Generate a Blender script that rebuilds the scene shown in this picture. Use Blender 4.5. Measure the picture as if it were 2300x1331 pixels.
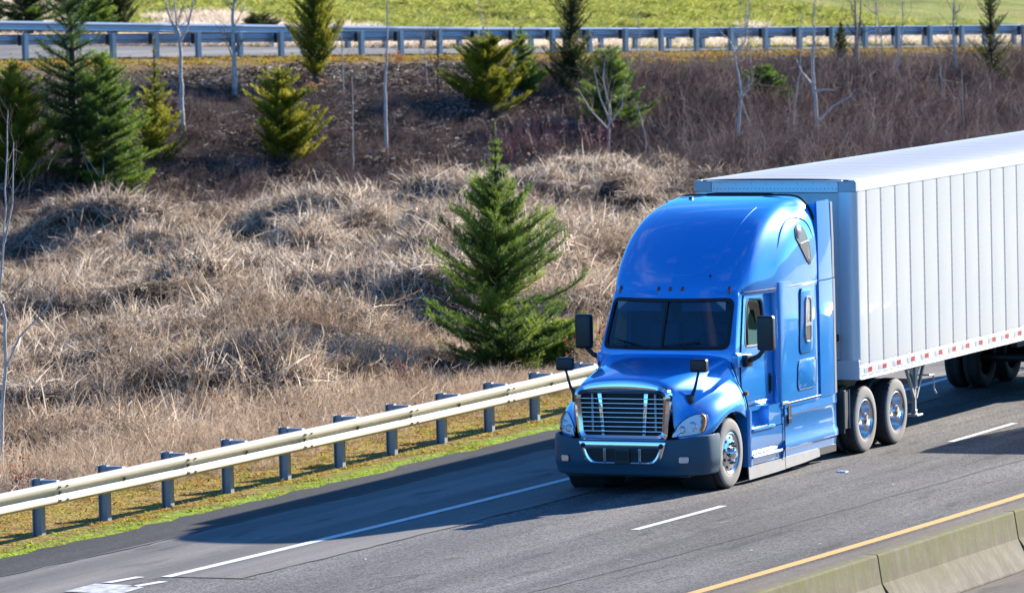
import bpy, bmesh, math, random
import numpy as np
from mathutils import Vector, Matrix, Euler
from mathutils.bvhtree import BVHTree
for _o in list(bpy.data.objects): bpy.data.objects.remove(_o)
SC = bpy.context.scene
COL = SC.collection
R = math.radians
# ---- camera: 215 mm telephoto from an overpass about 9 m above the highway ----
cam_d = bpy.data.cameras.new('camera'); cam = bpy.data.objects.new('camera', cam_d); COL.objects.link(cam)
cam.matrix_world = Matrix(((0.41065476, 0.0752945, -0.90867673, -79.33364656),
                           (-0.91146952, 0.00744112, -0.41130031, -34.17373019),
                           (-0.02420708, 0.99713358, 0.07168438, 9.05044519), (0, 0, 0, 1)))
cam_d.sensor_width = 36; cam_d.lens = 214.817; cam_d.clip_start = 1; cam_d.clip_end = 5000
cam_d.dof.use_dof = True; cam_d.dof.focus_distance = 84.0; cam_d.dof.aperture_fstop = 4.5
SC.camera = cam
# ---- daylight: low winter sun from behind and right of the truck ----
SUN = Vector((2.6, -0.77, 1.0)).normalized()
SUN_EL = math.asin(SUN.z); SUN_AZ = math.atan2(SUN.x, SUN.y)
wd = bpy.data.worlds.new('World'); SC.world = wd; wd.use_nodes = True
nt = wd.node_tree; nt.nodes.clear()
sky = nt.nodes.new('ShaderNodeTexSky'); sky.sky_type = 'NISHITA'; sky.sun_disc = False
sky.sun_elevation = SUN_EL; sky.sun_rotation = SUN_AZ; sky.air_density = 1.0; sky.dust_density = 0.2; sky.ozone_density = 6.0
bg = nt.nodes.new('ShaderNodeBackground'); bg.inputs[1].default_value = 0.07
wo = nt.nodes.new('ShaderNodeOutputWorld')
tn = nt.nodes.new('ShaderNodeMix'); tn.data_type = 'RGBA'; tn.blend_type = 'MULTIPLY'; tn.inputs[0].default_value = 1; tn.inputs[7].default_value = (.38, .93, 1.32, 1)   # deep blue winter sky
nt.links.new(sky.outputs[0], tn.inputs[6]); 
wtc = nt.nodes.new('ShaderNodeTexCoord'); wmp = nt.nodes.new('ShaderNodeMapping'); wmp.inputs['Scale'].default_value = (1, 1, 2.6); nt.links.new(wtc.outputs['Generated'], wmp.inputs[0])
wn = nt.nodes.new('ShaderNodeTexNoise'); wn.inputs['Scale'].default_value = 2.6; wn.inputs['Detail'].default_value = 7; wn.inputs['Roughness'].default_value = .58; nt.links.new(wmp.outputs[0], wn.inputs['Vector'])
wr_ = nt.nodes.new('ShaderNodeMapRange'); wr_.inputs[1].default_value = .54; wr_.inputs[2].default_value = .72; wr_.inputs[4].default_value = .5; nt.links.new(wn.outputs['Fac'], wr_.inputs[0])
wc = nt.nodes.new('ShaderNodeMix'); wc.data_type = 'RGBA'; wc.inputs[7].default_value = (5.2, 5.2, 5.3, 1)   # scattered white clouds over the whole dome
nt.links.new(wr_.outputs[0], wc.inputs[0]); nt.links.new(tn.outputs[2], wc.inputs[6]); nt.links.new(wc.outputs[2], bg.inputs[0]); nt.links.new(bg.outputs[0], wo.inputs[0])
sd = bpy.data.lights.new('sun', 'SUN'); sd.energy = 5.0; sd.angle = R(0.5); sd.color = (1.0, 0.93, 0.82)
so = bpy.data.objects.new('sun', sd); COL.objects.link(so)
so.rotation_euler = SUN.to_track_quat('Z', 'Y').to_euler(); so.location = (0, 0, 60)
SC.view_settings.view_transform = 'Standard'; SC.view_settings.look = 'None'
SC.view_settings.gamma = 1; SC.view_settings.use_curve_mapping = False
SC.view_settings.exposure = 1.6
SC.cycles.max_bounces = 6; SC.cycles.transparent_max_bounces = 8
SC.cycles.caustics_reflective = False; SC.cycles.caustics_refractive = False
SC.cycles.sample_clamp_indirect = 6

# ---- materials -------------------------------------------------------------
def mat(name, color, rough=0.6, metal=0.0, coat=0.0, vary=0.0, vscale=4.0, vcol=None, bump=0.0, bscale=60.0, spec=0.5, trans=0.0, space='Object', stretch=None):
    """Principled material; vary mixes towards vcol by noise; trans adds translucency."""
    m = bpy.data.materials.new(name); m.use_nodes = True
    t = m.node_tree; b = t.nodes['Principled BSDF']
    b.inputs['Base Color'].default_value = (*color, 1); b.inputs['Roughness'].default_value = rough
    b.inputs['Metallic'].default_value = metal; b.inputs['Coat Weight'].default_value = coat
    b.inputs['Coat Roughness'].default_value = 0.02
    b.inputs['Specular IOR Level'].default_value = spec
    tc = t.nodes.new('ShaderNodeTexCoord'); co = tc.outputs[space]
    if stretch:
        mp = t.nodes.new('ShaderNodeMapping'); mp.inputs['Scale'].default_value = stretch
        t.links.new(co, mp.inputs[0]); co = mp.outputs[0]
    if vary:
        n = t.nodes.new('ShaderNodeTexNoise'); n.inputs['Scale'].default_value = vscale; n.inputs['Detail'].default_value = 8; n.inputs['Roughness'].default_value = .65
        t.links.new(co, n.inputs['Vector'])
        r = t.nodes.new('ShaderNodeMapRange'); r.inputs[1].default_value = .35; r.inputs[2].default_value = .68; r.inputs[4].default_value = vary
        t.links.new(n.outputs['Fac'], r.inputs[0])
        x = t.nodes.new('ShaderNodeMix'); x.data_type = 'RGBA'
        x.inputs[6].default_value = (*color, 1); x.inputs[7].default_value = (*(vcol or tuple(c*.5 for c in color)), 1)
        t.links.new(r.outputs[0], x.inputs[0]); t.links.new(x.outputs[2], b.inputs['Base Color'])
        m['mixnode'] = x.name
    if bump:
        n2 = t.nodes.new('ShaderNodeTexNoise'); n2.inputs['Scale'].default_value = bscale; n2.inputs['Detail'].default_value = 4
        t.links.new(co, n2.inputs['Vector'])
        bp = t.nodes.new('ShaderNodeBump'); bp.inputs['Strength'].default_value = bump; bp.inputs['Distance'].default_value = .02
        t.links.new(n2.outputs['Fac'], bp.inputs['Height']); t.links.new(bp.outputs[0], b.inputs['Normal'])
    return m
def tone_mat(name, stops, rough=.7, trans=.35, rnd=.35, spec=.2):
    """Plant material: colour ramp driven by the mesh's own tone attribute plus a random value per instance."""
    m = bpy.data.materials.new(name); m.use_nodes = True; t = m.node_tree; t.nodes.clear()
    at = t.nodes.new('ShaderNodeAttribute'); at.attribute_name = 'tone'
    oi = t.nodes.new('ShaderNodeObjectInfo')
    mm = t.nodes.new('ShaderNodeMath'); mm.operation = 'MULTIPLY_ADD'; mm.inputs[1].default_value = rnd; 
    sb = t.nodes.new('ShaderNodeMath'); sb.operation = 'SUBTRACT'; sb.inputs[1].default_value = .5
    t.links.new(oi.outputs['Random'], sb.inputs[0]); t.links.new(sb.outputs[0], mm.inputs[0]); t.links.new(at.outputs['Fac'], mm.inputs[2])
    cr = t.nodes.new('ShaderNodeValToRGB'); e = cr.color_ramp.elements
    while len(e) < len(stops): e.new(.5)
    for i, (p, c) in enumerate(stops): e[i].position = p; e[i].color = (*c, 1)
    t.links.new(mm.outputs[0], cr.inputs[0])
    pb = t.nodes.new('ShaderNodeBsdfPrincipled'); pb.inputs['Roughness'].default_value = rough; pb.inputs['Specular IOR Level'].default_value = spec
    t.links.new(cr.outputs[0], pb.inputs['Base Color'])
    out = t.nodes.new('ShaderNodeOutputMaterial')
    if trans:
        tr = t.nodes.new('ShaderNodeBsdfTranslucent'); t.links.new(cr.outputs[0], tr.inputs[0])
        mx = t.nodes.new('ShaderNodeMixShader'); mx.inputs[0].default_value = trans
        t.links.new(pb.outputs[0], mx.inputs[1]); t.links.new(tr.outputs[0], mx.inputs[2]); t.links.new(mx.outputs[0], out.inputs[0])
    else: t.links.new(pb.outputs[0], out.inputs[0])
    return m
def glass_mat(name, tint, ior=1.5, refl=1.0):
    m = bpy.data.materials.new(name); m.use_nodes = True; t = m.node_tree; t.nodes.clear()
    tr = t.nodes.new('ShaderNodeBsdfTransparent'); tr.inputs[0].default_value = (*tint, 1)
    gl = t.nodes.new('ShaderNodeBsdfGlossy'); gl.inputs['Roughness'].default_value = .02
    fr = t.nodes.new('ShaderNodeFresnel'); fr.inputs[0].default_value = ior
    mx = t.nodes.new('ShaderNodeMixShader'); out = t.nodes.new('ShaderNodeOutputMaterial')
    ge = t.nodes.new('ShaderNodeNewGeometry'); iv = t.nodes.new('ShaderNodeMath'); iv.operation = 'SUBTRACT'; iv.inputs[0].default_value = 1; t.links.new(ge.outputs['Backfacing'], iv.inputs[1])
    mu = t.nodes.new('ShaderNodeMath'); mu.operation = 'MULTIPLY'; t.links.new(fr.outputs[0], mu.inputs[0]); t.links.new(iv.outputs[0], mu.inputs[1])   # reflect once, on the outer face
    t.links.new(mu.outputs[0], mx.inputs[0]); t.links.new(tr.outputs[0], mx.inputs[1]); t.links.new(gl.outputs[0], mx.inputs[2]); t.links.new(mx.outputs[0], out.inputs[0])
    return m

# ---- object helpers ---------------------------------------------------------
def link(name, me, m=None, parent=None, loc=None):
    o = bpy.data.objects.new(name, me); COL.objects.link(o)
    if m is not None and me is not None and not me.materials:
        for q in (m if isinstance(m, (list, tuple)) else [m]): me.materials.append(q)
    if parent is not None: o.parent = parent
    if loc is not None: o.location = loc
    return o
def tag(o, label=None, cat=None, group=None, kind=None):
    if label: o['label'] = label
    if cat: o['category'] = cat
    if group: o['group'] = group
    if kind: o['kind'] = kind
    return o
def thing(name, label, cat, loc=(0, 0, 0), rz=0.0, group=None):
    o = bpy.data.objects.new(name, None); COL.objects.link(o); o.location = loc; o.rotation_euler = (0, 0, rz)
    o.empty_display_size = .2
    return tag(o, label, cat, group)
def copy_tree(root, loc=None, rz=None, label=None):
    r = root.copy(); COL.objects.link(r)
    if loc is not None: r.location = loc
    if rz is not None: r.rotation_euler = (0, 0, rz)
    if label: r['label'] = label
    for ch in root.children:
        c = ch.copy(); COL.objects.link(c); c.parent = r
        for g in ch.children:
            d = g.copy(); COL.objects.link(d); d.parent = c
    return r
class MB:
    """collects vertices and faces for ONE mesh"""
    def __init__(self): self.v = []; self.f = []; self.mi = []
    def add(self, vs, fs, mi=0):
        k = len(self.v); self.v.extend([tuple(p) for p in vs]); self.f.extend([tuple(i+k for i in f) for f in fs]); self.mi.extend([mi]*len(fs)); return self
    def box(self, x0, x1, y0, y1, z0, z1, mi=0):
        v = [(x, y, z) for x in (x0, x1) for y in (y0, y1) for z in (z0, z1)]
        return self.add(v, [(0,1,3,2),(4,6,7,5),(0,4,5,1),(2,3,7,6),(0,2,6,4),(1,5,7,3)], mi)
    def hexa(self, a, b, mi=0):
        """two quads a (4 pts) and b (4 pts) joined"""
        return self.add(list(a)+list(b), [(3,2,1,0),(4,5,6,7),(0,1,5,4),(1,2,6,5),(2,3,7,6),(3,0,4,7)], mi)
    def tube(self, pts, r, n=8, cap=True, mi=0):
        pts = [Vector(p) for p in pts]; rs = r if isinstance(r, (list, tuple)) else [r]*len(pts)
        k = len(self.v); prev = None
        for i, p in enumerate(pts):
            d = (pts[min(i+1, len(pts)-1)]-pts[max(i-1, 0)]).normalized()
            a = d.orthogonal().normalized() if prev is None else (prev-d*prev.dot(d)).normalized()
            prev = a; b = d.cross(a)
            for j in range(n):
                t = 2*math.pi*j/n; self.v.append(tuple(p+(a*math.cos(t)+b*math.sin(t))*rs[i]))
        for i in range(len(pts)-1):
            for j in range(n):
                self.f.append((k+i*n+j, k+i*n+(j+1) % n, k+(i+1)*n+(j+1) % n, k+(i+1)*n+j)); self.mi.append(mi)
        if cap:
            self.f.append(tuple(k+j for j in range(n))[::-1]); self.mi.append(mi)
            self.f.append(tuple(k+(len(pts)-1)*n+j for j in range(n))); self.mi.append(mi)
        return self
    def loft(self, rings, closed=True, cap0=True, cap1=True, mi=0):
        k = len(self.v); n = len(rings[0])
        for r_ in rings: self.v.extend([tuple(p) for p in r_])
        for i in range(len(rings)-1):
            for j in range(n if closed else n-1):
                self.f.append((k+i*n+j, k+i*n+(j+1) % n, k+(i+1)*n+(j+1) % n, k+(i+1)*n+j)); self.mi.append(mi)
        if cap0: self.f.append(tuple(k+j for j in range(n))[::-1]); self.mi.append(mi)
        if cap1: self.f.append(tuple(k+(len(rings)-1)*n+j for j in range(n))); self.mi.append(mi)
        return self
    def lathe(self, prof, n=48, c=(0, 0, 0), axis='y', close=False, mi=0, mod=None):
        """prof: (radius, along axis)"""
        rings = []
        for j in range(n):
            t = 2*math.pi*j/n; rr = []
            for i, (r, a) in enumerate(prof):
                q = r+(mod(i, j) if mod else 0)
                rr.append((c[0]+q*math.cos(t), c[1]+a, c[2]+q*math.sin(t)))
            rings.append(rr)
        k = len(self.v); m_ = len(prof)
        for rr in rings: self.v.extend(rr)
        for j in range(n):
            for i in range(m_ if close else m_-1):
                a, b = k+j*m_+i, k+((j+1) % n)*m_+i
                a2, b2 = k+j*m_+(i+1) % m_, k+((j+1) % n)*m_+(i+1) % m_
                self.f.append((a, b, b2, a2)); self.mi.append(mi)
        return self
    def prism(self, poly, y0, y1, plane='xz', mi=0):
        """extrude polygon along the missing axis"""
        def P(a, b, c): return {'xz': (a, c, b), 'yz': (c, a, b), 'xy': (a, b, c)}[plane]
        n = len(poly)
        v = [P(a, b, y0) for a, b in poly]+[P(a, b, y1) for a, b in poly]
        f = [tuple(range(n)), tuple(range(2*n-1, n-1, -1))]+[(i, n+i, n+(i+1) % n, (i+1) % n) for i in range(n)]
        return self.add(v, f, mi)
    def mesh(self, name, smooth=None, bevel=0.0, bseg=2, merge=False):
        me = bpy.data.meshes.new(name); me.from_pydata(self.v, [], self.f); me.polygons.foreach_set('material_index', self.mi)
        bm = bmesh.new(); bm.from_mesh(me)
        if merge: bmesh.ops.remove_doubles(bm, verts=bm.verts, dist=1e-5)
        bmesh.ops.recalc_face_normals(bm, faces=bm.faces)
        if bevel:
            es = [e for e in bm.edges if len(e.link_faces) == 2 and e.calc_face_angle(0) > R(35)]
            bmesh.ops.bevel(bm, geom=es, offset=bevel, segments=bseg, profile=.6, affect='EDGES', clamp_overlap=True)
        bm.to_mesh(me); bm.free(); me.validate()
        if smooth is not None:
            me.polygons.foreach_set('use_smooth', [True]*len(me.polygons)); me.set_sharp_from_angle(angle=R(smooth))
        return me
    def build(self, name, m, parent=None, smooth=None, bevel=0.0, bseg=2, merge=False, loc=None):
        return link(name, self.mesh(name, smooth, bevel, bseg, merge), m, parent, loc)
def arrays_mesh(name, V, T, tone=None, smooth=False):
    """fast mesh from numpy vertices (n,3) and faces (m,3|4)"""
    V = np.asarray(V, np.float32); T = np.asarray(T, np.int32); k = T.shape[1]
    me = bpy.data.meshes.new(name); me.vertices.add(len(V)); me.vertices.foreach_set('co', V.ravel())
    me.loops.add(T.size); me.loops.foreach_set('vertex_index', T.ravel())
    me.polygons.add(len(T)); me.polygons.foreach_set('loop_start', np.arange(0, T.size, k, dtype=np.int32))
    if smooth: me.polygons.foreach_set('use_smooth', np.ones(len(T), bool))
    me.update(calc_edges=True)
    if tone is not None:
        a = me.attributes.new('tone', 'FLOAT', 'POINT'); a.data.foreach_set('value', np.asarray(tone, np.float32))
    return me
SRC = {}
def scatter(name, pts, rots, scls, idx, sources, label=None, cat=None, mat_=None):
    """one 'stuff' object: instances of the source meshes on given points"""
    cn = name+'_pieces'
    if cn not in bpy.data.collections:
        cc = bpy.data.collections.new(cn)
        for i, s in enumerate(sources):
            o = bpy.data.objects.new('%s_%02d' % (name, i), s); cc.objects.link(o)
    cc = bpy.data.collections[cn]
    pts = np.asarray(pts, np.float32); n = len(pts)
    me = bpy.data.meshes.new(name); me.vertices.add(n); me.vertices.foreach_set('co', pts.ravel())
    for nm, ty, arr, key in (('rot', 'FLOAT_VECTOR', rots, 'vector'), ('scl', 'FLOAT_VECTOR', scls, 'vector'), ('pick', 'INT', idx, 'value')):
        a = me.attributes.new(nm, ty, 'POINT'); a.data.foreach_set(key, np.asarray(arr, np.int32 if ty == 'INT' else np.float32).ravel())
    me.update(); o = link(name, me)
    g = bpy.data.node_groups.new(name, 'GeometryNodeTree')
    g.interface.new_socket('Geometry', in_out='INPUT', socket_type='NodeSocketGeometry'); g.interface.new_socket('Geometry', in_out='OUTPUT', socket_type='NodeSocketGeometry')
    gi = g.nodes.new('NodeGroupInput'); go = g.nodes.new('NodeGroupOutput'); ip = g.nodes.new('GeometryNodeInstanceOnPoints')
    ci = g.nodes.new('GeometryNodeCollectionInfo'); ci.inputs['Collection'].default_value = cc; ci.inputs['Separate Children'].default_value = True; ci.inputs['Reset Children'].default_value = True
    g.links.new(gi.outputs[0], ip.inputs['Points']); g.links.new(ci.outputs[0], ip.inputs['Instance']); ip.inputs['Pick Instance'].default_value = True
    for nm, ty, sock in (('rot', 'FLOAT_VECTOR', 'Rotation'), ('scl', 'FLOAT_VECTOR', 'Scale'), ('pick', 'INT', 'Instance Index')):
        na = g.nodes.new('GeometryNodeInputNamedAttribute'); na.data_type = ty; na.inputs['Name'].default_value = nm
        g.links.new(na.outputs['Attribute'], ip.inputs[sock])
    g.links.new(ip.outputs[0], go.inputs[0])
    md = o.modifiers.new('scatter', 'NODES'); md.node_group = g
    return tag(o, label, cat, kind='stuff')
# ---- terrain shape -------------------------------------------------------
RK = 0.0012                       # slow bend of the highway
def bend(x): return RK*np.minimum(np.maximum(x,-80.)-3.0, 90.)**2
F0 = np.array([86.05, 56.93]); F1 = np.array([134.55, 42.05])
FL = float(np.hypot(*(F1-F0))); FE = (F1-F0)/FL; FN = np.array([-FE[1], FE[0]])
if FN[0] < 0: FN = -FN
def far_st(x, y):
    dx, dy = x-F0[0], y-F0[1]
    return dx*FE[0]+dy*FE[1], dx*FN[0]+dy*FN[1]
def smooth(a, b, v):
    u = np.clip((v-a)/(b-a), 0, 1); return u*u*(3-2*u)
def far_z(s): return 3.18+np.clip(s,-60,70)*(1.60-3.18)/FL
def vnoise(x, y, seed=0):
    xi, yi = np.floor(x), np.floor(y); fx, fy = x-xi, y-yi
    def h(a, b):
        v = np.sin(a*127.1+b*311.7+seed*74.7)*43758.5453; return v-np.floor(v)
    fx, fy = fx*fx*(3-2*fx), fy*fy*(3-2*fy)
    return (h(xi,yi)*(1-fx)+h(xi+1,yi)*fx)*(1-fy)+(h(xi,yi+1)*(1-fx)+h(xi+1,yi+1)*fx)*fy
def height(x, y):
    x = np.asarray(x, float); y = np.asarray(y, float)
    yy = y-bend(x)
    z = np.interp(yy, [-400,-60,-24,-8,4.2,7,10,12.5,16,2000], [-2,-1.5,0,0,0,-.29,-.38,-.78,-.85,-.85])
    lump = 0.98*smooth(.43,.72,vnoise(x*.30+y*.06, y*.26, 2))+.60*smooth(.4,.75,vnoise(x*.62, y*.62, 1))+.40*(vnoise(x*1.5, y*1.5, 13)-.5)-.35
    z = z+lump*smooth(11.5, 17, yy)*(1-smooth(-24,-15,far_st(x,y)[1])*.8)
    s, t = far_st(x, y)
    zr = far_z(s)
    sup = np.interp(s, [-40, 4, 12, 20, 28, 40, 80], [.07,.068,.048,.03,.013,.0,.0])
    prof = np.interp(t, [-14,-12,-1.2,0], [0,.04,.95,1.0])
    emb = -.85+(zr+.85)*prof+(vnoise(x*.7,y*.7,4)-.4)*.45*smooth(-13,-9,t)*(1-smooth(-4,-1,t))
    road = zr+sup*np.clip(t, 0, 6.6)
    hill = road+np.interp(t, [6.6,8,30,70,2500], [0,.0,2.4,8,24])+(vnoise(x*.4,y*.4,6)-.5)*.45*smooth(8,12,t)
    f = np.where(t < 0, emb, np.where(t < 6.6, road, hill))
    w = smooth(-14, -13, t)*smooth(9, 13, yy)
    return z*(1-w)+f*w
# ======================= GROUND, ROADS, MARKINGS ============================
def axis(fine0, fine1, step, far0, far1):
    a = np.arange(fine0, fine1+step*.5, step); lo = []; hi = []; s = step; p = fine0
    while p > far0: s *= 1.35; p -= s; lo.append(p)
    s = step; p = fine1
    while p < far1: s *= 1.35; p += s; hi.append(p)
    return np.array(lo[::-1]+list(a)+hi)
gx = axis(-30, 160, 1.0, -1500, 2200); gy = axis(-26, 90, .8, -1500, 2200)
GX, GY = np.meshgrid(gx, gy, indexing='ij')
GZ = height(GX, GY)
yy_ = GY-bend(GX); GZ = GZ-np.where((yy_ > -23.5) & (yy_ < 4.9), .06, 0)
S_, T_ = far_st(GX, GY); GZ = GZ-np.where((T_ > .9) & (T_ < 6.3), .06, 0)
nx, ny = GX.shape
V = np.stack([GX, GY, GZ], -1).reshape(-1, 3)
ii, jj = np.meshgrid(np.arange(nx-1), np.arange(ny-1), indexing='ij'); a = (ii*ny+jj).ravel()
F = np.stack([a, a+ny, a+ny+1, a+1], 1)
me = arrays_mesh('ground', V, F, smooth=True)
# real soil / litter / moss / grass cover per place (not light): weights painted on the vertices
wv = np.zeros((V.shape[0], 4), np.float32)
tt = T_.ravel(); yv = yy_.ravel(); on = smooth(9, 13, yv)
vg = smooth(6.2, 6.9, yv)
wv[:, 0] = smooth(4.0, 5.0, yv)*(1-vg)                       # verge moss
mo = 1.6*smooth(20, 28, S_.ravel())
wv[:, 1] = on*smooth(-13.5, -12, tt)*(1-smooth(-1.9, -1.3, tt+mo))                # mulch slope
wv[:, 2] = on*smooth(-1.9, -1.3, tt+mo)*(1-smooth(.2, .6, tt))*.5                     # far moss
wv[:, 2] += vg*(1-smooth(10.2, 11.4, yv))*.85
wv[:, 3] = on*smooth(6.4, 7.2, tt)*np.clip(smooth(8, 34, S_.ravel())+.012*(tt-9), 0, 1)                                             # hill grass
ca = me.attributes.new('cover', 'FLOAT_COLOR', 'POINT'); ca.data.foreach_set('color', wv.ravel())
gm = bpy.data.materials.new('ground_soil'); gm.use_nodes = True; t = gm.node_tree; b = t.nodes['Principled BSDF']; b.inputs['Roughness'].default_value = .95; b.inputs['Specular IOR Level'].default_value = .1
tc = t.nodes.new('ShaderNodeTexCoord')
def noise_ramp(scale, stops, detail=8):
    n = t.nodes.new('ShaderNodeTexNoise'); n.inputs['Scale'].default_value = scale; n.inputs['Detail'].default_value = detail; n.inputs['Roughness'].default_value = .7
    t.links.new(tc.outputs['Object'], n.inputs['Vector'])
    c = t.nodes.new('ShaderNodeValToRGB'); e = c.color_ramp.elements
    while len(e) < len(stops): e.new(.5)
    for i, (p, q) in enumerate(stops): e[i].position = p; e[i].color = (*q, 1)
    t.links.new(n.outputs['Fac'], c.inputs[0]); return c.outputs[0]
soil = noise_ramp(3.0, [(.3, (.022, .017, .013)), (.5, (.065, .048, .033)), (.7, (.17, .125, .085))])
moss = noise_ramp(2.2, [(.32, (.12, .08, .03)), (.42, (.22, .20, .03)), (.52, (.22, .33, .02)), (.66, (.26, .36, .03)), (.74, (.16, .11, .05))])
mulch = noise_ramp(2.5, [(.3, (.012, .010, .009)), (.5, (.035, .027, .023)), (.62, (.09, .07, .055)), (.75, (.2, .16, .13))])
fmoss = noise_ramp(2.2, [(.3, (.10, .06, .03)), (.42, (.26, .15, .035)), (.55, (.38, .24, .05)), (.65, (.26, .26, .05)), (.75, (.12, .08, .05))])
grass = noise_ramp(.45, [(.35, (.12, .14, .025)), (.5, (.22, .24, .04)), (.62, (.30, .25, .08)), (.72, (.28, .2, .10))])
att = t.nodes.new('ShaderNodeAttribute'); att.attribute_name = 'cover'
sp = t.nodes.new('ShaderNodeSeparateColor'); t.links.new(att.outputs['Color'], sp.inputs[0])
cur = soil
for k, src in ((sp.outputs[0], moss), (sp.outputs[1], mulch), (sp.outputs[2], fmoss), (att.outputs['Alpha'], grass)):
    x = t.nodes.new('ShaderNodeMix'); x.data_type = 'RGBA'; t.links.new(k, x.inputs[0]); t.links.new(cur, x.inputs[6]); t.links.new(src, x.inputs[7]); cur = x.outputs[2]
t.links.new(cur, b.inputs['Base Color'])
n2 = t.nodes.new('ShaderNodeTexNoise'); n2.inputs['Scale'].default_value = 9; n2.inputs['Detail'].default_value = 6; t.links.new(tc.outputs['Object'], n2.inputs['Vector'])
bp = t.nodes.new('ShaderNodeBump'); bp.inputs['Strength'].default_value = .9; bp.inputs['Distance'].default_value = .12; t.links.new(n2.outputs['Fac'], bp.inputs['Height']); t.links.new(bp.outputs[0], b.inputs['Normal'])
tag(link('ground', me, gm), kind='structure')

def asphalt(name, base, speck, light, scale=55.0, bump=.5, patch=.35):
    m = bpy.data.materials.new(name); m.use_nodes = True; t = m.node_tree; b = t.nodes['Principled BSDF']; b.inputs['Roughness'].default_value = .82; b.inputs['Specular IOR Level'].default_value = .12
    tc = t.nodes.new('ShaderNodeTexCoord')
    def N(s, d=3, st=None):
        n = t.nodes.new('ShaderNodeTexNoise'); n.inputs['Scale'].default_value = s; n.inputs['Detail'].default_value = d
        if st:
            mp = t.nodes.new('ShaderNodeMapping'); mp.inputs['Scale'].default_value = st; t.links.new(tc.outputs['Object'], mp.inputs[0]); t.links.new(mp.outputs[0], n.inputs['Vector'])
        else: t.links.new(tc.outputs['Object'], n.inputs['Vector'])
        return n.outputs['Fac']
    def ramp(f, a0, a1, c0, c1):
        c = t.nodes.new('ShaderNodeValToRGB'); c.color_ramp.elements[0].position = a0; c.color_ramp.elements[0].color = (*c0, 1); c.color_ramp.elements[1].position = a1; c.color_ramp.elements[1].color = (*c1, 1); t.links.new(f, c.inputs[0]); return c.outputs[0]
    fine = N(scale, 2)
    vo = t.nodes.new('ShaderNodeTexVoronoi'); vo.inputs['Scale'].default_value = scale*.8; t.links.new(tc.outputs['Object'], vo.inputs['Vector'])
    hs = t.nodes.new('ShaderNodeSeparateColor'); t.links.new(vo.outputs['Color'], hs.inputs[0])
    av = t.nodes.new('ShaderNodeMath'); av.operation = 'MULTIPLY_ADD'; av.inputs[1].default_value = .45; t.links.new(hs.outputs[0], av.inputs[0])
    hf = t.nodes.new('ShaderNodeMath'); hf.operation = 'MULTIPLY'; hf.inputs[1].default_value = .55; t.links.new(fine, hf.inputs[0]); t.links.new(hf.outputs[0], av.inputs[2])
    fine = av.outputs[0]
    c1 = ramp(fine, .25, .75, speck, light)
    big = ramp(N(.35, 5, (.35, 1.6, 1)), .3, .7, (1-patch,)*3, (1+patch*.4,)*3)
    st = ramp(N(1.1, 4, (.03, 2.2, 1)), .35, .7, (.78, .78, .79), (1.10, 1.09, 1.08))
    cur = c1
    # polished wheel paths and the oil line between them run with the lanes
    sx = t.nodes.new('ShaderNodeSeparateXYZ'); t.links.new(tc.outputs['Object'], sx.inputs[0])
    wv_ = t.nodes.new('ShaderNodeMath'); wv_.operation = 'MULTIPLY_ADD'; wv_.inputs[1].default_value = 2*math.pi/1.83; wv_.inputs[2].default_value = math.pi; t.links.new(sx.outputs[1], wv_.inputs[0])
    sn = t.nodes.new('ShaderNodeMath'); sn.operation = 'COSINE'; t.links.new(wv_.outputs[0], sn.inputs[0])
    sm_ = t.nodes.new('ShaderNodeMath'); sm_.operation = 'MULTIPLY_ADD'; sm_.inputs[1].default_value = .10; t.links.new(sn.outputs[0], sm_.inputs[0]); t.links.new(N(.8, 4, (.05, .6, 1)), sm_.inputs[2])
    wp_ = ramp(sm_.outputs[0], .36, .68, (.78, .78, .79), (1.12, 1.11, 1.10))
    oil = ramp(N(2.4, 5, (.25, 1.2, 1)), .30, .42, (.60, .60, .62), (1, 1, 1))
    for q in (big, st, wp_, oil):
        x = t.nodes.new('ShaderNodeMix'); x.data_type = 'RGBA'; x.blend_type = 'MULTIPLY'; x.inputs[0].default_value = 1; t.links.new(cur, x.inputs[6]); t.links.new(q, x.inputs[7]); cur = x.outputs[2]
    t.links.new(cur, b.inputs['Base Color'])
    bp = t.nodes.new('ShaderNodeBump'); bp.inputs['Strength'].default_value = bump; bp.inputs['Distance'].default_value = .006; t.links.new(fine, bp.inputs['Height']); t.links.new(bp.outputs[0], b.inputs['Normal'])
    return m
M_lane = asphalt('asphalt_coarse', None, (.055, .052, .051), (.27, .255, .238), 50, .5)
M_shoulder = asphalt('asphalt_smooth', None, (.165, .15, .138), (.25, .23, .212), 80, .3, .25)
M_edge = asphalt('asphalt_dark', None, (.03, .03, .031), (.07, .068, .066), 40, .8, .3)
M_gutter = asphalt('asphalt_dusty', None, (.16, .13, .105), (.25, .205, .165), 40, .5, .4)
M_apron = asphalt('pavement_tan', None, (.17, .145, .12), (.22, .19, .16), 45, .3, .35)
M_white = mat('road_paint_white', (.74, .73, .70), .7, vary=.75, vscale=9, vcol=(.42, .41, .39), bump=.3, bscale=120)
M_yellow = mat('road_paint_yellow', (.62, .34, .065), .7, vary=.7, vscale=8, vcol=(.55, .33, .10), bump=.3, bscale=120)
M_worn = mat('road_paint_worn', (.62, .61, .58), .7, vary=1.0, vscale=7, vcol=(.20, .195, .19), bump=.3, bscale=90)
M_tar = mat('tar_seam', (.02, .02, .02), .8)

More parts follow.
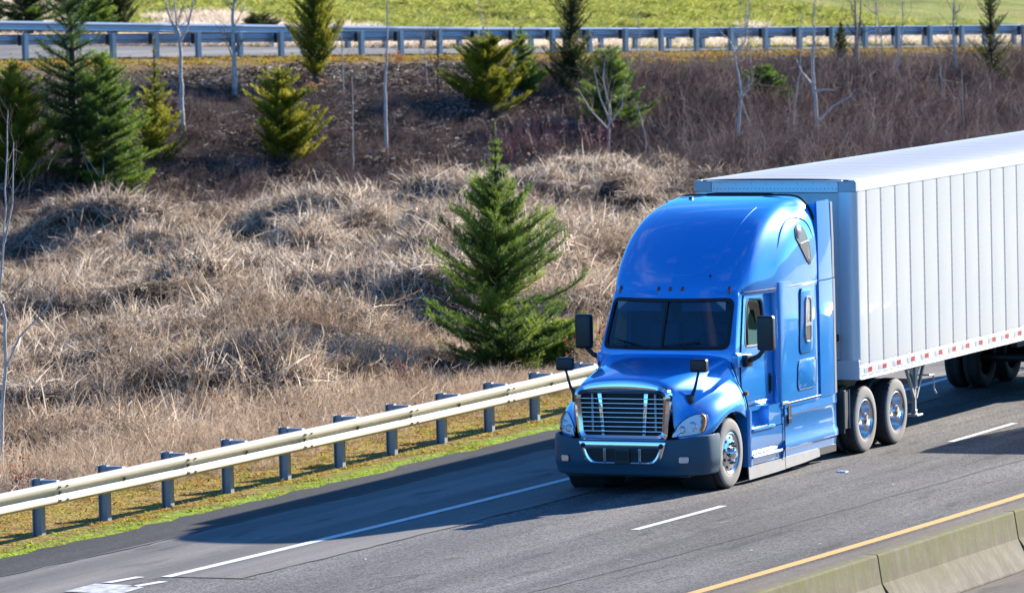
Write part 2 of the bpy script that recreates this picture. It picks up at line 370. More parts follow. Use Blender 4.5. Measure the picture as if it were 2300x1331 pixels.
def strip(name, y0, y1, z, m, x0=-140, x1=420, step=2.0, wob=0.0, seed=0, tw=False):
    """sheet that follows the bend of the highway between two lateral offsets"""
    xs = np.arange(x0, x1+.01, step); rng = random.Random(seed); mb = MB()
    f0 = y0 if callable(y0) else (lambda x: y0); f1 = y1 if callable(y1) else (lambda x: y1)
    vs = []
    for x in xs:
        b_ = float(bend(x)); w = rng.uniform(-wob, wob)
        a, c = f0(x)+b_, f1(x)+b_+w
        za = z if not callable(z) else z(f0(x)); zc = z if not callable(z) else z(f1(x))
        vs += [(x, a, za), (x, c, zc)]
    fs = [(2*i, 2*i+2, 2*i+3, 2*i+1) for i in range(len(xs)-1)]
    mb.add(vs, fs); o = mb.build(name, m); return tag(o, kind='structure')
def zedge(y): return float(np.interp(y, [4.2, 7], [0.0, -.29]))-.004
strip('road', -5.78, 1.76, 0.0, M_lane)
strip('road', -23.6, -5.74, -.004, M_gutter)
strip('pavement', -12.6, -8.2, 0.0, M_apron)
strip('road_shoulder', 1.74, 3.86, -.004, M_shoulder)
strip('road_patch', .62, 1.755, .004, M_shoulder, -10.5, 120, .5, 0)
strip('road_edge', 3.80, 4.95, -.008, M_edge, step=.5, wob=.10, seed=4)
strip('lane_marking', 1.58, 1.73, .010, M_white, -10.6, 300, 1)
strip('lane_marking', 1.50, 1.72, .006, M_white, -60, -12.35, 1)
strip('lane_marking', -5.72, -5.55, .006, M_yellow, -120, 300, 2)
for k in range(-6, 16):
    x0 = -4.3+12.19*k
    strip('lane_marking', -2.06, -1.94, .006, M_white, x0, x0+3.05, .61)
# worn bar markings at the shoulder start
for (xa, ya, xb, yb) in ((-11.3, 2.36, -10.62, 2.24), (-11.6, 1.84, -11.0, 1.70)):
    q = MB().add([(xa, ya-.07, .006), (xb, yb-.07, .006), (xb, yb+.065, .006), (xa, ya+.065, .006)], [(0, 1, 2, 3)]).build('lane_marking', M_white); tag(q, kind='structure')
q = MB().add([(-12.25, 2.45, .006), (-12.35, 1.62, .006), (-11.62, 1.66, .006), (-11.45, 1.95, .006), (-11.42, 2.46, .006)], [(0, 1, 2, 3, 4)]).build('lane_marking', M_worn); tag(q, kind='structure')
def seam(y, x0, x1, w, wob, seed, z=.006):
    rng = random.Random(seed); xs = np.arange(x0, x1, .25); vs = []
    off = 0.0
    for x in xs:
        off = off*.85+rng.uniform(-wob, wob); ww = w*rng.uniform(.4, 1.2)
        c = (y(x) if callable(y) else y)+float(bend(x))+off; vs += [(x, c-ww/2, z), (x, c+ww/2, z)]
    o = MB().add(vs, [(2*i, 2*i+2, 2*i+3, 2*i+1) for i in range(len(xs)-1)]).build('road_seam', M_tar); tag(o, kind='structure')
seam(lambda x: -3.86-.02*x, -40, 60, .05, .018, 3)
seam(.615, -10.5, 90, .035, .02, 5, .009)
seam(3.83, -60, 120, .05, .03, 6)
q = MB().add([(-10.53, .6, .009), (-10.49, .6, .009), (-10.51, 1.8, .009), (-10.56, 1.8, .009)], [(0, 1, 2, 3)]).build('road_seam', M_tar); tag(q, kind='structure')
# small bright scuffs on the lanes
rng = random.Random(8)
sc_ = MB()
for x, y, l in ((-3.2, -2.75, .5), (1.9, -3.3, .25), (-2.0, -1.2, .5), (-6.2, -4.4, .2), (-9.8, -1.0, .6), (-7.5, -3.2, .2), (-8.2, .2, .25), (4.4, -3.8, .2), (-5.3, -5.0, .15), (-1.8, -4.9, .2)):
    a = rng.uniform(-.5, .5); n = 6
    vs = []
    for i in range(n+1):
        u = i/n-.5; px = x+u*l; py = y+u*l*a+.08*u*u; w = .018*(1-abs(2*u))+.004; vs += [(px, py-w, .005), (px, py+w, .005)]
    sc_.add(vs, [(2*i, 2*i+2, 2*i+3, 2*i+1) for i in range(n)])
tag(sc_.build('road_scuff', mat('scuff', (.26, .25, .23), .8)), kind='structure')
# far ramp road on the embankment
def far_pt(s, t_, z=None):
    p = F0+FE*s+FN*t_; return (float(p[0]), float(p[1]), float(height(p[0], p[1]) if z is None else z))
rs = np.arange(-50, 66, 2.0); vs = []
for s in rs:
    for t_ in (.5, 1.6, 3.4, 5.0, 6.4): x, y, z = far_pt(s, t_); vs.append((x, y, z+.0))
fs = [(5*i+j, 5*i+5+j, 5*i+6+j, 5*i+j+1) for i in range(len(rs)-1) for j in range(4)]
M_ramp = asphalt('asphalt_pale', None, (.17, .165, .16), (.24, .235, .225), 30, .3)
tag(MB().add(vs, fs).build('ramp_road', M_ramp), kind='structure')
# ======================= BARRIER AND GUARDRAILS =============================
def barrier_material():
    m = bpy.data.materials.new('mossy_concrete'); m.use_nodes = True; t = m.node_tree; b = t.nodes['Principled BSDF']; b.inputs['Roughness'].default_value = .9; b.inputs['Specular IOR Level'].default_value = .2
    tc = t.nodes.new('ShaderNodeTexCoord')
    def N(s, st=(1, 1, 1), d=6):
        mp = t.nodes.new('ShaderNodeMapping'); mp.inputs['Scale'].default_value = st; t.links.new(tc.outputs['Object'], mp.inputs[0])
        n = t.nodes.new('ShaderNodeTexNoise'); n.inputs['Scale'].default_value = s; n.inputs['Detail'].default_value = d; n.inputs['Roughness'].default_value = .7; t.links.new(mp.outputs[0], n.inputs['Vector']); return n.outputs['Fac']
    def mixc(f, a, c):
        x = t.nodes.new('ShaderNodeMix'); x.data_type = 'RGBA'; t.links.new(f, x.inputs[0])
        for s, q in ((6, a), (7, c)):
            if isinstance(q, tuple): x.inputs[s].default_value = (*q, 1)
            else: t.links.new(q, x.inputs[s])
        return x.outputs[2]
    def mr(f, a, c, o0=0., o1=1.):
        r = t.nodes.new('ShaderNodeMapRange'); r.inputs[1].default_value = a; r.inputs[2].default_value = c; r.inputs[3].default_value = o0; r.inputs[4].default_value = o1; t.links.new(f, r.inputs[0]); return r.outputs[0]
    def mul(a, c):
        x = t.nodes.new('ShaderNodeMath'); x.operation = 'MULTIPLY'; t.links.new(a, x.inputs[0]); t.links.new(c, x.inputs[1]); return x.outputs[0]
    base = mixc(mr(N(3), .35, .65), (.135, .11, .08), (.215, .18, .135))
    dirt = mixc(mr(N(2.0, (4, 1, .3)), .45, .75, 0, .8), base, (.10, .075, .05))
    sx = t.nodes.new('ShaderNodeSeparateXYZ'); t.links.new(tc.outputs['Object'], sx.inputs[0])
    top = mr(sx.outputs[2], .10, .66)
    strk = mr(N(2.2, (5, 1, .25)), .32, .62)
    moss = mixc(mul(mul(top, strk), mr(N(.8), .25, .6, .35, 1)), dirt, (.115, .12, .012))
    pits = mixc(mr(N(28, d=2), .70, .74), moss, (.05, .04, .03))
    t.links.new(pits, b.inputs['Base Color'])
    bp = t.nodes.new('ShaderNodeBump'); bp.inputs['Strength'].default_value = .4; bp.inputs['Distance'].default_value = .01; t.links.new(N(22), bp.inputs['Height']); t.links.new(bp.outputs[0], b.inputs['Normal'])
    return m
M_conc = barrier_material()
bprof = [(-.34, 0), (-.335, .03), (-.135, .36), (-.085, .69), (-.07, .705), (.07, .705), (.085, .69), (.135, .36), (.335, .03), (.34, 0)]
L_B = 4.82
me0 = None
blab = {-2: 'concrete barrier section at the lower edge, left of the first joint', -1: 'mossy concrete barrier section between the two dark joints',
        0: 'concrete barrier section at the right edge beyond the open dark joint'}
for k in range(-6, 13):
    mb = MB(); g = .012
    n = 6; rings = []
    for i in range(n+1):
        u = i/n; x = g+(L_B-2*g)*u; e = 0.0
        sc = 1.0-(.0 if 0 < i < n else .03)
        rings.append([(x, y*sc, z) for y, z in bprof])
    # chipped foot at the ends, as at the open joint
    for e, s in ((0, 1), (-1, -1)):
        for q in (0, 1, 8, 9): y, z = bprof[q]; rings[e][q] = (rings[e][q][0]+s*.09, y*.97, z)
    mb.loft(rings)
    if me0 is None: me0 = mb.mesh('concrete_barrier', bevel=.008, bseg=1)
    x0 = -7.15+L_B*k
    o = link('concrete_barrier', me0, M_conc); o.location = (x0, -8.275, 0)
    tag(o, blab.get(k) or (('sixth fifth fourth third'.split()[k+6]+' concrete barrier section back from the open dark joint') if k < 0 else ('first second third fourth fifth sixth seventh eighth ninth tenth eleventh twelfth'.split()[k-1]+' concrete barrier section past the one at the right edge')), 'barrier', 'concrete median barrier sections')
M_galv = mat('galvanised_steel_weathered', (.50, .45, .37), .5, .1, vary=.5, vscale=2.5, vcol=(.44, .39, .31), bump=.05, bscale=30, stretch=(.4, 1, 1))
M_post = mat('galvanised_post', (.27, .31, .35), .5, .3, vary=.5, vscale=6, vcol=(.19, .22, .25))
M_blue = mat('galvanised_far', (.46, .50, .56), .28, .45, vary=.4, vscale=3, vcol=(.36, .39, .44))
M_bolt = mat('bolt_dark', (.06, .055, .05), .5, .6)
def ibeam(mb, x0, y0, y1, z0, z1, w=.10, tf=.012, tw=.012):
    """I section: flanges across x at y0 and y1, web between"""
    mb.box(x0-w/2, x0+w/2, y0, y0+tf, z0, z1); mb.box(x0-w/2, x0+w/2, y1-tf, y1, z0, z1); mb.box(x0-tw/2, x0+tw/2, y0+tf, y1-tf, z0, z1)
wp = [(.156, .002), (.150, -.012), (.128, -.062), (.112, -.080), (.085, -.083), (.062, -.074), (.040, -.030), (.020, -.004), (0, 0),
      (-.020, -.004), (-.040, -.030), (-.062, -.074), (-.085, -.083), (-.112, -.080), (-.128, -.062), (-.150, -.012), (-.156, .002)]
def wbeam_mesh(name, L, sgn=-1, th=.004, ends=.0):
    """corrugated rail: humps towards sgn*y, runs along +x, centre height 0"""
    def ring(x, dy):
        f = [(x, -sgn*(y)+dy*sgn, z) for z, y in wp]; bk = [(x, -sgn*(y+th)+dy*sgn, z) for z, y in wp][::-1]
        return f+bk
    rings = [ring(x, d) for x, d in ((0, .006), (.30, .006), (.32, 0.0), (L, 0.0))]
    mb = MB().loft(rings); return mb
# --- highway guardrail on the verge ---
G0, GS, GYc = -4.388, 1.9105, 6.918
gr = thing('guardrail', 'cream grey W-beam guardrail on steel posts along the mossy verge', 'guardrail', (0, 7, -.29))
pm = MB(); ibeam(pm, 0, .06, .21, -.55, .815, .115); pme = pm.mesh('post', bevel=.002, bseg=1)
km = MB(); km.box(-.05, .05, -.19, .058, .47, .80); kme = km.mesh('blockout', bevel=.012, bseg=2)
bm_ = None
def gpos(i):
    x = G0+GS*i; return x, GYc+float(bend(x))
for i in range(-12, 60):
    x, y = gpos(i); zg = -.29
    x2, y2 = gpos(i+1); rz = math.atan2(y2-y, x2-x)
    for nm, me_ in (('post', pme), ('blockout', kme)):
        o = link(nm, me_, M_post, gr); o.location = (x, y-7, 0); o.rotation_euler = (0, 0, rz)
for i in range(-12, 60, 2):
    xa, ya = gpos(i); xb, yb = gpos(i+2); L = math.hypot(xb-xa, yb-ya)
    if bm_ is None:
        mb = wbeam_mesh('rail', L+.31, -1)
        bm_ = mb.mesh('rail', smooth=35)
        bspots = [(x, -.09, z, .014) for x in (.03, .24) for z in (.095, -.095)]+[(x, -.015, 0, .018) for x in (.155, L/2+.13)]
        bl_me = MB().box(-1, 1, -.7, .7, -.9, .9).mesh('bolt')
    rz = math.atan2(yb-ya, xb-xa)
    o = link('rail', bm_, M_galv, gr); o.location = (xa-.155, ya-7-.20, .625); o.rotation_euler = (0, 0, rz)
    for x, y, z, r_ in bspots:
        q = link('bolt', bl_me, M_bolt, o); q.location = (x, y, z); q.scale = (r_, r_, r_)
# --- the two guardrails of the ramp at the top of the embankment ---
def far_rail(label, toff, sgn, s0, n, beam_dy, hp, hb, phase=0.0, zoff=0.0):
    g = thing('guardrail', label, 'guardrail', far_pt(s0, toff), group='blue grey guardrails along the ramp')
    ox, oy, oz = g.location
    p = MB(); ibeam(p, 0, -.075, .075, -.5, hp, .16); p_me = p.mesh('post', bevel=.003, bseg=1)
    k_ = MB(); k_.box(-.07, .07, min(.075, .075+.2)*1.0, .26, hp-.36, hp-.03); k_me = k_.mesh('blockout', bevel=.006, bseg=1)
    rz0 = math.atan2(FE[1], FE[0]); bme = None
    for i in range(n):
        s = s0+1.905*i+phase; x, y, z = far_pt(s, toff)
        o = link('post', p_me, M_blue, g); o.location = (x-ox, y-oy, z-oz); o.rotation_euler = (0, 0, rz0)
        if beam_dy:
            o = link('blockout', k_me, M_bolt, g); o.location = (x-ox, y-oy, z-oz); o.rotation_euler = (0, 0, rz0 if beam_dy > 0 else rz0+math.pi)
    for i in range(0, n-1, 2):
        s = s0+1.905*i+phase; x, y, z = far_pt(s, toff); x2, y2, z2 = far_pt(s+3.81, toff)
        if bme is None: bme = wbeam_mesh('rail', 3.84, sgn).mesh('rail', smooth=35)
        o = link('rail', bme, M_blue, g)
        d = beam_dy+math.copysign(.18, beam_dy) if beam_dy else 0
        o.location = (x-ox+FN[0]*d, y-oy+FN[1]*d, z-oz+hb); o.rotation_euler = (0, -math.asin((z2-z)/3.81), rz0)
    return g
far_rail('blue grey ramp guardrail nearest the slope, with tall posts before its rail', 0.0, 1, -24.765, 60, .11, .80, .62)
far_rail('blue grey ramp guardrail on the far side, its rail facing the road', 7.0, -1, -25.5, 62, -.11, .72, .60)
# ======================= SEMI TRAILER =======================================
M_twhite = mat('trailer_white', (.58, .57, .545), .36, .0, coat=.08, vary=.6, vscale=.9, vcol=(.50, .49, .465))
M_trail = mat('trailer_rail_aluminium', (.72, .71, .70), .35, .2, vary=.3, vscale=6, vcol=(.68, .66, .64))
M_troof = mat('trailer_roof_skin', (.50, .495, .485), .5, .0, vary=.4, vscale=3, vcol=(.44, .435, .43), stretch=(1, .2, 1))
M_seam = mat('trailer_seam_dark', (.10, .10, .15), .6)  # dark tone of the panel gaps and the rivets
M_strip = mat('seam_strip_grey', (.20, .20, .25), .5)
M_dark = mat('chassis_black', (.022, .022, .024), .55, vary=.5, vscale=6, vcol=(.05, .048, .045))
M_tyre = mat('tyre_rubber', (.028, .027, .026), .8, vary=.7, vscale=5, vcol=(.07, .065, .06), spec=.3)
M_tyrew = mat('tyre_sidewall_dusty', (.27, .25, .225), .85, vary=.6, vscale=7, vcol=(.20, .185, .165), spec=.25)
M_alu = mat('polished_aluminium', (.75, .75, .76), .18, 1.0)
M_chrome = mat('chrome', (.80, .81, .83), .07, 1.0)
M_grey = mat('grey_rubber_trim', (.36, .35, .34), .6, vary=.4, vscale=5)
M_tapeR = mat('reflective_red', (.45, .03, .04), .35)
M_tapeW = mat('reflective_silver', (.55, .55, .54), .3)
M_steel = mat('painted_grey_steel', (.42, .42, .43), .5, .3)
TX, TL_, TW, TZ0, TZ1 = 5.82, 16.15, 1.295, 1.12, 4.11
tr = thing('semi_trailer', 'long white box semi trailer with ribbed roof behind the blue tractor', 'trailer', (TX, 0, 0))
TXe = TX+TL_
def tp(name, mb, m, smooth=None, bevel=0.0, parent=None, bseg=1):
    # the mesh is written in world metres; shift to the trailer's base
    mb.v = [(x-TX, y, z) for x, y, z in mb.v]
    return mb.build(name, m, parent or tr, smooth, bevel, bseg)
# underside and inner box keep light from leaking
tp('floor', MB().box(TX+.06, TXe-.03, -TW+.03, TW-.03, TZ0+.03, TZ0+.20), M_dark)
tp('inner_wall', MB().box(TX+.05, TXe-.02, TW-.035, TW-.02, TZ0+.1, TZ1-.06).box(TX+.05, TXe-.02, -TW+.02, -TW+.035, TZ0+.1, TZ1-.06), M_seam)
# side panels between riveted seams
PS = .61; x = TX+.07; first = .42; gaps = []
pos = [TX+.07]; s = TX+.45
while s < TXe-.1: pos.append(s); s += PS
pos.append(TXe-.04)
pm_cache = {}
rng = random.Random(5)
for side in (-1, 1):
    for i in range(len(pos)-1):
        a, b_ = pos[i]+(.028 if i else 0), pos[i+1]-.028
        w = round(b_-a, 3)
        if w not in pm_cache:
            mb = MB(); n = 6; zs = np.linspace(TZ0+.19, TZ1-.165, 9); xs = np.linspace(0, w, 5)
            # very slightly dished sheet so that reflections wander
            vs = []; fs = []
            for zz in zs:
                for xx in xs: vs.append((xx, -.004*math.sin(math.pi*xx/w), zz))
            for r_ in range(8):
                for c_ in range(4): fs.append((r_*5+c_, r_*5+c_+1, r_*5+c_+6, r_*5+c_+5))
            k = len(vs); mb.add(vs, fs)
            mb.add([(0, 0, zs[0]), (w, 0, zs[0]), (w, 0, zs[-1]), (0, 0, zs[-1]), (0, .012, zs[0]), (w, .012, zs[0]), (w, .012, zs[-1]), (0, .012, zs[-1])], [(0, 1, 5, 4), (1, 2, 6, 5), (2, 3, 7, 6), (3, 0, 4, 7)])
            pm_cache[w] = mb.mesh('side_panel', smooth=30)
        o = link('side_panel', pm_cache[w], M_twhite, tr); o.location = ((a if side < 0 else b_)-TX, side*TW, 0)
        o.rotation_euler = (0, 0, (0 if side < 0 else math.pi)+rng.uniform(-.0012, .0012))
# rivet strips in the seams and rivet rows
strip_me = None
for side in (-1,):
    for s in pos[1:-1]:
        if strip_me is None:
            mb = MB().box(-.015, .015, .001, .006, TZ0+.19, TZ1-.165)
            for k in range(int((TZ1-TZ0-.4)/.1)):
                z = TZ0+.24+.1*k
                for dx in (-.024, .024): mb.add([(dx-.006, -.001, z), (dx, -.001, z-.006), (dx+.006, -.001, z), (dx, -.001, z+.006), (dx, -.007, z)], [(0, 1, 4), (1, 2, 4), (2, 3, 4), (3, 0, 4)])
            strip_me = mb.mesh('seam_strip')
        o = link('seam_strip', strip_me, M_strip, tr); o.location = (s-TX, side*TW, 0)
def rivets(mb, pts, nrm, r=.007, h=.006):
    n = Vector(nrm); a = n.orthogonal().normalized(); b_ = n.cross(a)
    for p in pts:
        p = Vector(p); mb.add([p+a*r, p+b_*r, p-a*r, p-b_*r, p+n*h], [(0, 1, 4), (1, 2, 4), (2, 3, 4), (3, 0, 4)])
# top rail: an upright band with a rounded shoulder
for side in (-1, 1):
    prof = [(TW+.004, TZ1-.17), (TW+.010, TZ1-.165), (TW+.010, TZ1-.075), (TW+.006, TZ1-.07), (TW+.006, TZ1-.02), (TW-.012, TZ1+.002), (TW-.11, TZ1+.006), (TW-.12, TZ1-.02), (TW-.01, TZ1-.17)]
    tp('top_rail', MB().loft([[(TX+.02, side*y, z) for y, z in prof], [(TXe, side*y, z) for y, z in prof]]), M_trail, 40)
    prof = [(TW+.004, TZ0+.205), (TW+.012, TZ0+.20), (TW+.012, TZ0+.02), (TW+.03, TZ0+.012), (TW+.03, TZ0), (TW-.05, TZ0), (TW-.05, TZ0+.205)]
    tp('bottom_rail', MB().loft([[(TX+.02, side*y, z) for y, z in prof], [(TXe, side*y, z) for y, z in prof]]), M_trail, 40)
mb = MB(); n = int(TL_/.1)
rivets(mb, [(TX+.1+.1*i, -TW-.010, TZ1-.15) for i in range(n)], (0, -1, 0), .006); rivets(mb, [(TX+.1+.1*i, -TW-.010, TZ1-.09) for i in range(n)], (0, -1, 0), .006); rivets(mb, [(TX+.15+.1*i, -TW-.006, TZ1-.045) for i in range(n)], (0, -1, 0), .006)
tag(tp('rivets', mb, M_seam), kind='stuff')
mb = MB(); rv = []
for i in range(int(TL_/.3)):
    for k in range(5 if i < 4 else 2):
        rv.append((TX+.12+.3*i+.035*k, -TW-.012, TZ0+.055)); 
        if i > 3: rv.append((TX+.27+.3*i+.035*k, -TW-.012, TZ0+.085))
rivets(mb, rv, (0, -1, 0), .008)
for i, p in enumerate(pos[:-1]): rivets(mb, [(p+.1+.13*k, -TW-.002, TZ0+.24+.02*(k % 2)) for k in range(4)], (0, -1, 0), .006)
tag(tp('rivets', mb, M_seam), kind='stuff')
for i in range(26):
    xa = TX+.20+.61*i
    for nm, m_, a in (('reflector_tape', M_tapeW, 0), ('reflector_tape', M_tapeR, .165)):
        q = tp(nm, MB().box(xa+a, xa+a+.16, -TW-.0155, -TW-.012, TZ0+.095, TZ0+.165), m_)
        q['label'] = 'silver reflective tape' if m_ is M_tapeW else 'red reflective tape'
# roof: bows every .61 m with soft ribs between
xs = np.arange(TX+.05, TXe-.02, .0508); vs = []; ys = np.linspace(-TW+.10, TW-.10, 7)
for x in xs:
    u = (x-TX)/.305
    h = .016*abs(math.cos(math.pi*u))**4+.003*math.sin(2*math.pi*u*.37)
    for y in ys: vs.append((x, y, TZ1+.004+h*(1-(abs(y)/(TW-.1))**6)+.012*(1-(y/TW)**2)))
fs = [(7*i+j, 7*i+7+j, 7*i+8+j, 7*i+j+1) for i in range(len(xs)-1) for j in range(6)]
tp('roof', MB().add(vs, fs), M_troof, 60)
# front wall, corner posts, header
tp('front_wall', MB().box(TX+.03, TX+.045, -TW+.16, TW-.16, TZ0+.3, TZ1-.19), M_twhite)
for side in (-1, 1):
    ring = lambda z: [(TX+.035, side*(TW-.30), z), (TX+.0, side*(TW-.26), z), (TX+.0, side*(TW-.09), z), (TX+.012, side*(TW-.03), z), (TX+.045, side*(TW-.004), z), (TX+.10, side*(TW+.004), z), (TX+.10, side*(TW-.05), z), (TX+.06, side*(TW-.3), z)]
    tp('corner_post', MB().loft([ring(TZ0+.2), ring(TZ1-.17)]), M_trail, 50)
    tp('corner_cap', MB().box(TX-.012, TX+.1, min(side*(TW-.27), side*(TW+.014)), max(side*(TW-.27), side*(TW+.014)), TZ1-.172, TZ1-.01), M_steel, None, .01)
hd = tp('header', MB().box(TX-.006, TX+.05, -TW+.275, TW-.275, TZ1-.18, TZ1-.022).box(TX-.03, TX+.06, -TW+.2, TW-.2, TZ1-.020, TZ1+.002), M_trail, None, .004)
mb = MB(); rivets(mb, [(TX-.006, -TW+.30+.062*i, TZ1-.125) for i in range(33)], (-1, 0, 0), .009, .008); rivets(mb, [(TX-.006, -TW+.42+.25*i, TZ1-.05) for i in range(8)], (-1, 0, 0), .008)
mb.v = [(x-TX, y, z) for x, y, z in mb.v]; rv_o = mb.build('rivets', M_seam, hd); tag(rv_o, kind='stuff')
tp('front_sill', MB().box(TX-.005, TX+.05, -TW-.01, TW+.01, TZ0, TZ0+.29), M_trail, None, .006)
# gladhands on the front wall
tp('connector', MB().lathe([(0, 0), (.05, 0), (.06, .03), (.03, .07), (0, .07)], 14, (TX-.0, -.98, 1.75)), M_dark, 40)
# chassis
mb = MB()
for i in range(26): mb.box(TX+.4+.6*i, TX+.46+.6*i, -TW+.06, TW-.06, TZ0-.02, TZ0+.03)
mb.box(TX+.3, TX+1.8, -.6, .6, TZ0-.04, TZ0+.0)
tp('crossmember', mb, M_dark)
for y in (-.55, .55): tp('slider_rail', MB().box(14.8, 20.8, y-.06, y+.06, .86, TZ0), M_dark)
# landing gear (two legs with feet, braces and a crank)
for side in (-1, 1):
    y = side*.98
    lg = tp('landing_leg', MB().box(8.93, 9.03, y-.05, y+.05, .72, TZ0+.05).box(8.95, 9.01, y-.03, y+.03, .34, .74), M_steel, None, .005)
    tp('foot', MB().box(8.86, 9.10, y-.10, y+.10, .285, .315).box(8.94, 9.02, y-.04, y+.04, .31, .38), M_steel, None, .005)
    mb = MB()
    for x0, x1 in ((8.55, 8.95), (9.42, 9.01)):
        mb.hexa([(x0-.03, y-.04, TZ0), (x0+.03, y-.04, TZ0), (x0+.03, y+.0, TZ0), (x0-.03, y+.0, TZ0)], [(x1-.025, y-.04, .56), (x1+.025, y-.04, .56), (x1+.025, y+.0, .56), (x1-.025, y+.0, .56)])
    mb.add([(8.62, y-.02, TZ0), (9.35, y-.02, TZ0), (9.03, y-.02, .86), (8.93, y-.02, .86), (8.62, y-.01, TZ0), (9.35, y-.01, TZ0), (9.03, y-.01, .86), (8.93, y-.01, .86)], [(0, 1, 2, 3), (7, 6, 5, 4), (0, 4, 5, 1), (1, 5, 6, 2), (2, 6, 7, 3), (3, 7, 4, 0)])
    tp('brace', mb, M_steel)
tp('brace', MB().box(8.95, 9.01, -.98, .98, .78, .86).tube([(8.98, -.95, .5), (8.98, .9, 1.05)], .025, 6), M_steel)
tp('crank', MB().tube([(8.98, -1.05, .92), (8.98, -1.24, .92), (9.10, -1.26, .92), (9.12, -1.26, .70), (9.12, -1.30, .62)], .014, 6), M_steel)
# wheels: profiles are (radius, y) with y=0 at the outer sidewall face, positive inwards
def tyre_profile(Rw=.505, W=.28, rr=.292):
    return [(rr, .03), (rr+.015, .008), (rr+.06, .0), (Rw-.06, .006), (Rw-.022, .02), (Rw-.004, .045), (Rw, .07), (Rw, .105), (Rw-.012, .11), (Rw-.012, .118), (Rw, .123), (Rw, W/2+.012), (Rw-.012, W/2+.014), (Rw-.012, W-.118), (Rw, W-.113), (Rw, W-.07), (Rw-.006, W-.04), (Rw-.03, W-.015), (Rw-.06, W-.006), (rr+.05, W), (rr, W-.03)]
def wheel_meshes(drive):
    def mk(name, mb, sm=40): return mb.mesh(name, smooth=sm)
    P = tyre_profile()
    n = 96
    def mod(i, j): return -.010 if (drive and 5 <= i <= 15 and j % 3 == 0) else 0
    ty = MB(); ty.lathe(P, n, mod=mod)
    ty.mi = [1 if (i % (len(P)-1)) < 4 else 0 for i in range(len(ty.f))]
    out = {'tyre': mk('tyre', ty, 50)}
    rim = MB()
    if drive:   # deep dish of the outer dual
        rim.lathe([(.292, .035), (.300, .012), (.292, .008), (.282, .02), (.272, .05), (.262, .15), (.25, .165), (.14, .17), (.12, .165), (.0, .165)], 64)
        hub = MB().lathe([(.115, .17), (.11, .04), (.10, .015), (.085, .0), (.05, -.006), (.0, -.008)], 40)
        nuts = MB()
        for k in range(10):
            t = 2*math.pi*k/10; nuts.lathe([(.016, .165), (.016, .13), (.0, .125)], 6, (.168*math.cos(t), 0, .168*math.sin(t)))
    else:
        rim.lathe([(.292, .035), (.300, .010), (.290, .006), (.276, .018), (.262, .03), (.245, .022), (.22, .010), (.20, .006), (.185, .002), (.175, -.004), (.12, -.006), (.10, .0), (.0, .0)], 64)
        hub = MB().lathe([(.085, .0), (.082, -.05), (.07, -.07), (.045, -.075), (.04, -.085), (.0, -.088)], 32)
        nuts = MB()
        for k in range(10):
            t = 2*math.pi*(k+.5)/10; nuts.lathe([(.019, -.004), (.019, -.03), (.012, -.045), (.0, -.048)], 6, (.143*math.cos(t), 0, .143*math.sin(t)))
        hh = MB()  # dark discs on the closed rim; the holes' shade is their colour
        for k in range(10):
            t = 2*math.pi*k/10; hh.lathe([(.024, .012), (.024, .0065), (.0, .0065)], 14, (.225*math.cos(t), 0, .225*math.sin(t)))
        out['hand_hole_dark_disc'] = mk('hand_hole_dark_disc', hh)
    out['rim'] = mk('rim', rim, 35); out['hub'] = mk('hub', hub, 35); out['lug_nut'] = mk('lug_nut', nuts, 30)
    return out
WM_S, WM_D = wheel_meshes(False), wheel_meshes(True)
M_lug = mat('lug_nut_steel', (.12, .12, .13), .3, .9)
def wheel(parent, ox, x, side, yout, kind):
    """a wheel whose outer face stands at |y| = yout"""
    src = WM_D if kind == 'drive' else WM_S
    rz = 0 if side < 0 else math.pi
    w = link('wheel', src['tyre'], [M_tyre, M_tyrew], parent); w.location = (x-ox, side*yout, .505); w.rotation_euler = (0, random.Random(x+side).uniform(0, .6), rz)
    parts = [('rim', M_alu), ('hub', M_alu), ('lug_nut', M_lug if kind != 'drive' else M_steel)]+([('hand_hole_dark_disc', M_dark)] if kind != 'drive' else [])
    for nm, m_ in parts: link(nm, src[nm], m_, w)
    return w
for x in (16.9, 18.2):
    for side in (-1, 1):
        wheel(tr, TX, x, side, 1.28, 'drive'); wheel(tr, TX, x, side, .95, 'inner')
    tp('axle', MB().tube([(x, -1.0, .505), (x, 1.0, .505)], .07, 10), M_dark)
for y in (-.98, .98): tp('mud_flap', MB().box(19.05, 19.07, y-.32, y+.32, .25, .98), M_dark)
tp('rear_door', MB().box(TXe-.03, TXe, -TW+.03, TW-.03, TZ0+.05, TZ1-.05), M_twhite)
tp('bumper_guard', MB().box(TXe-.1, TXe-.02, -1.1, 1.1, .5, .6).box(TXe-.1, TXe-.02, -.7, -.62, .5, TZ0).box(TXe-.1, TXe-.02, .62, .7, .5, TZ0), M_steel)
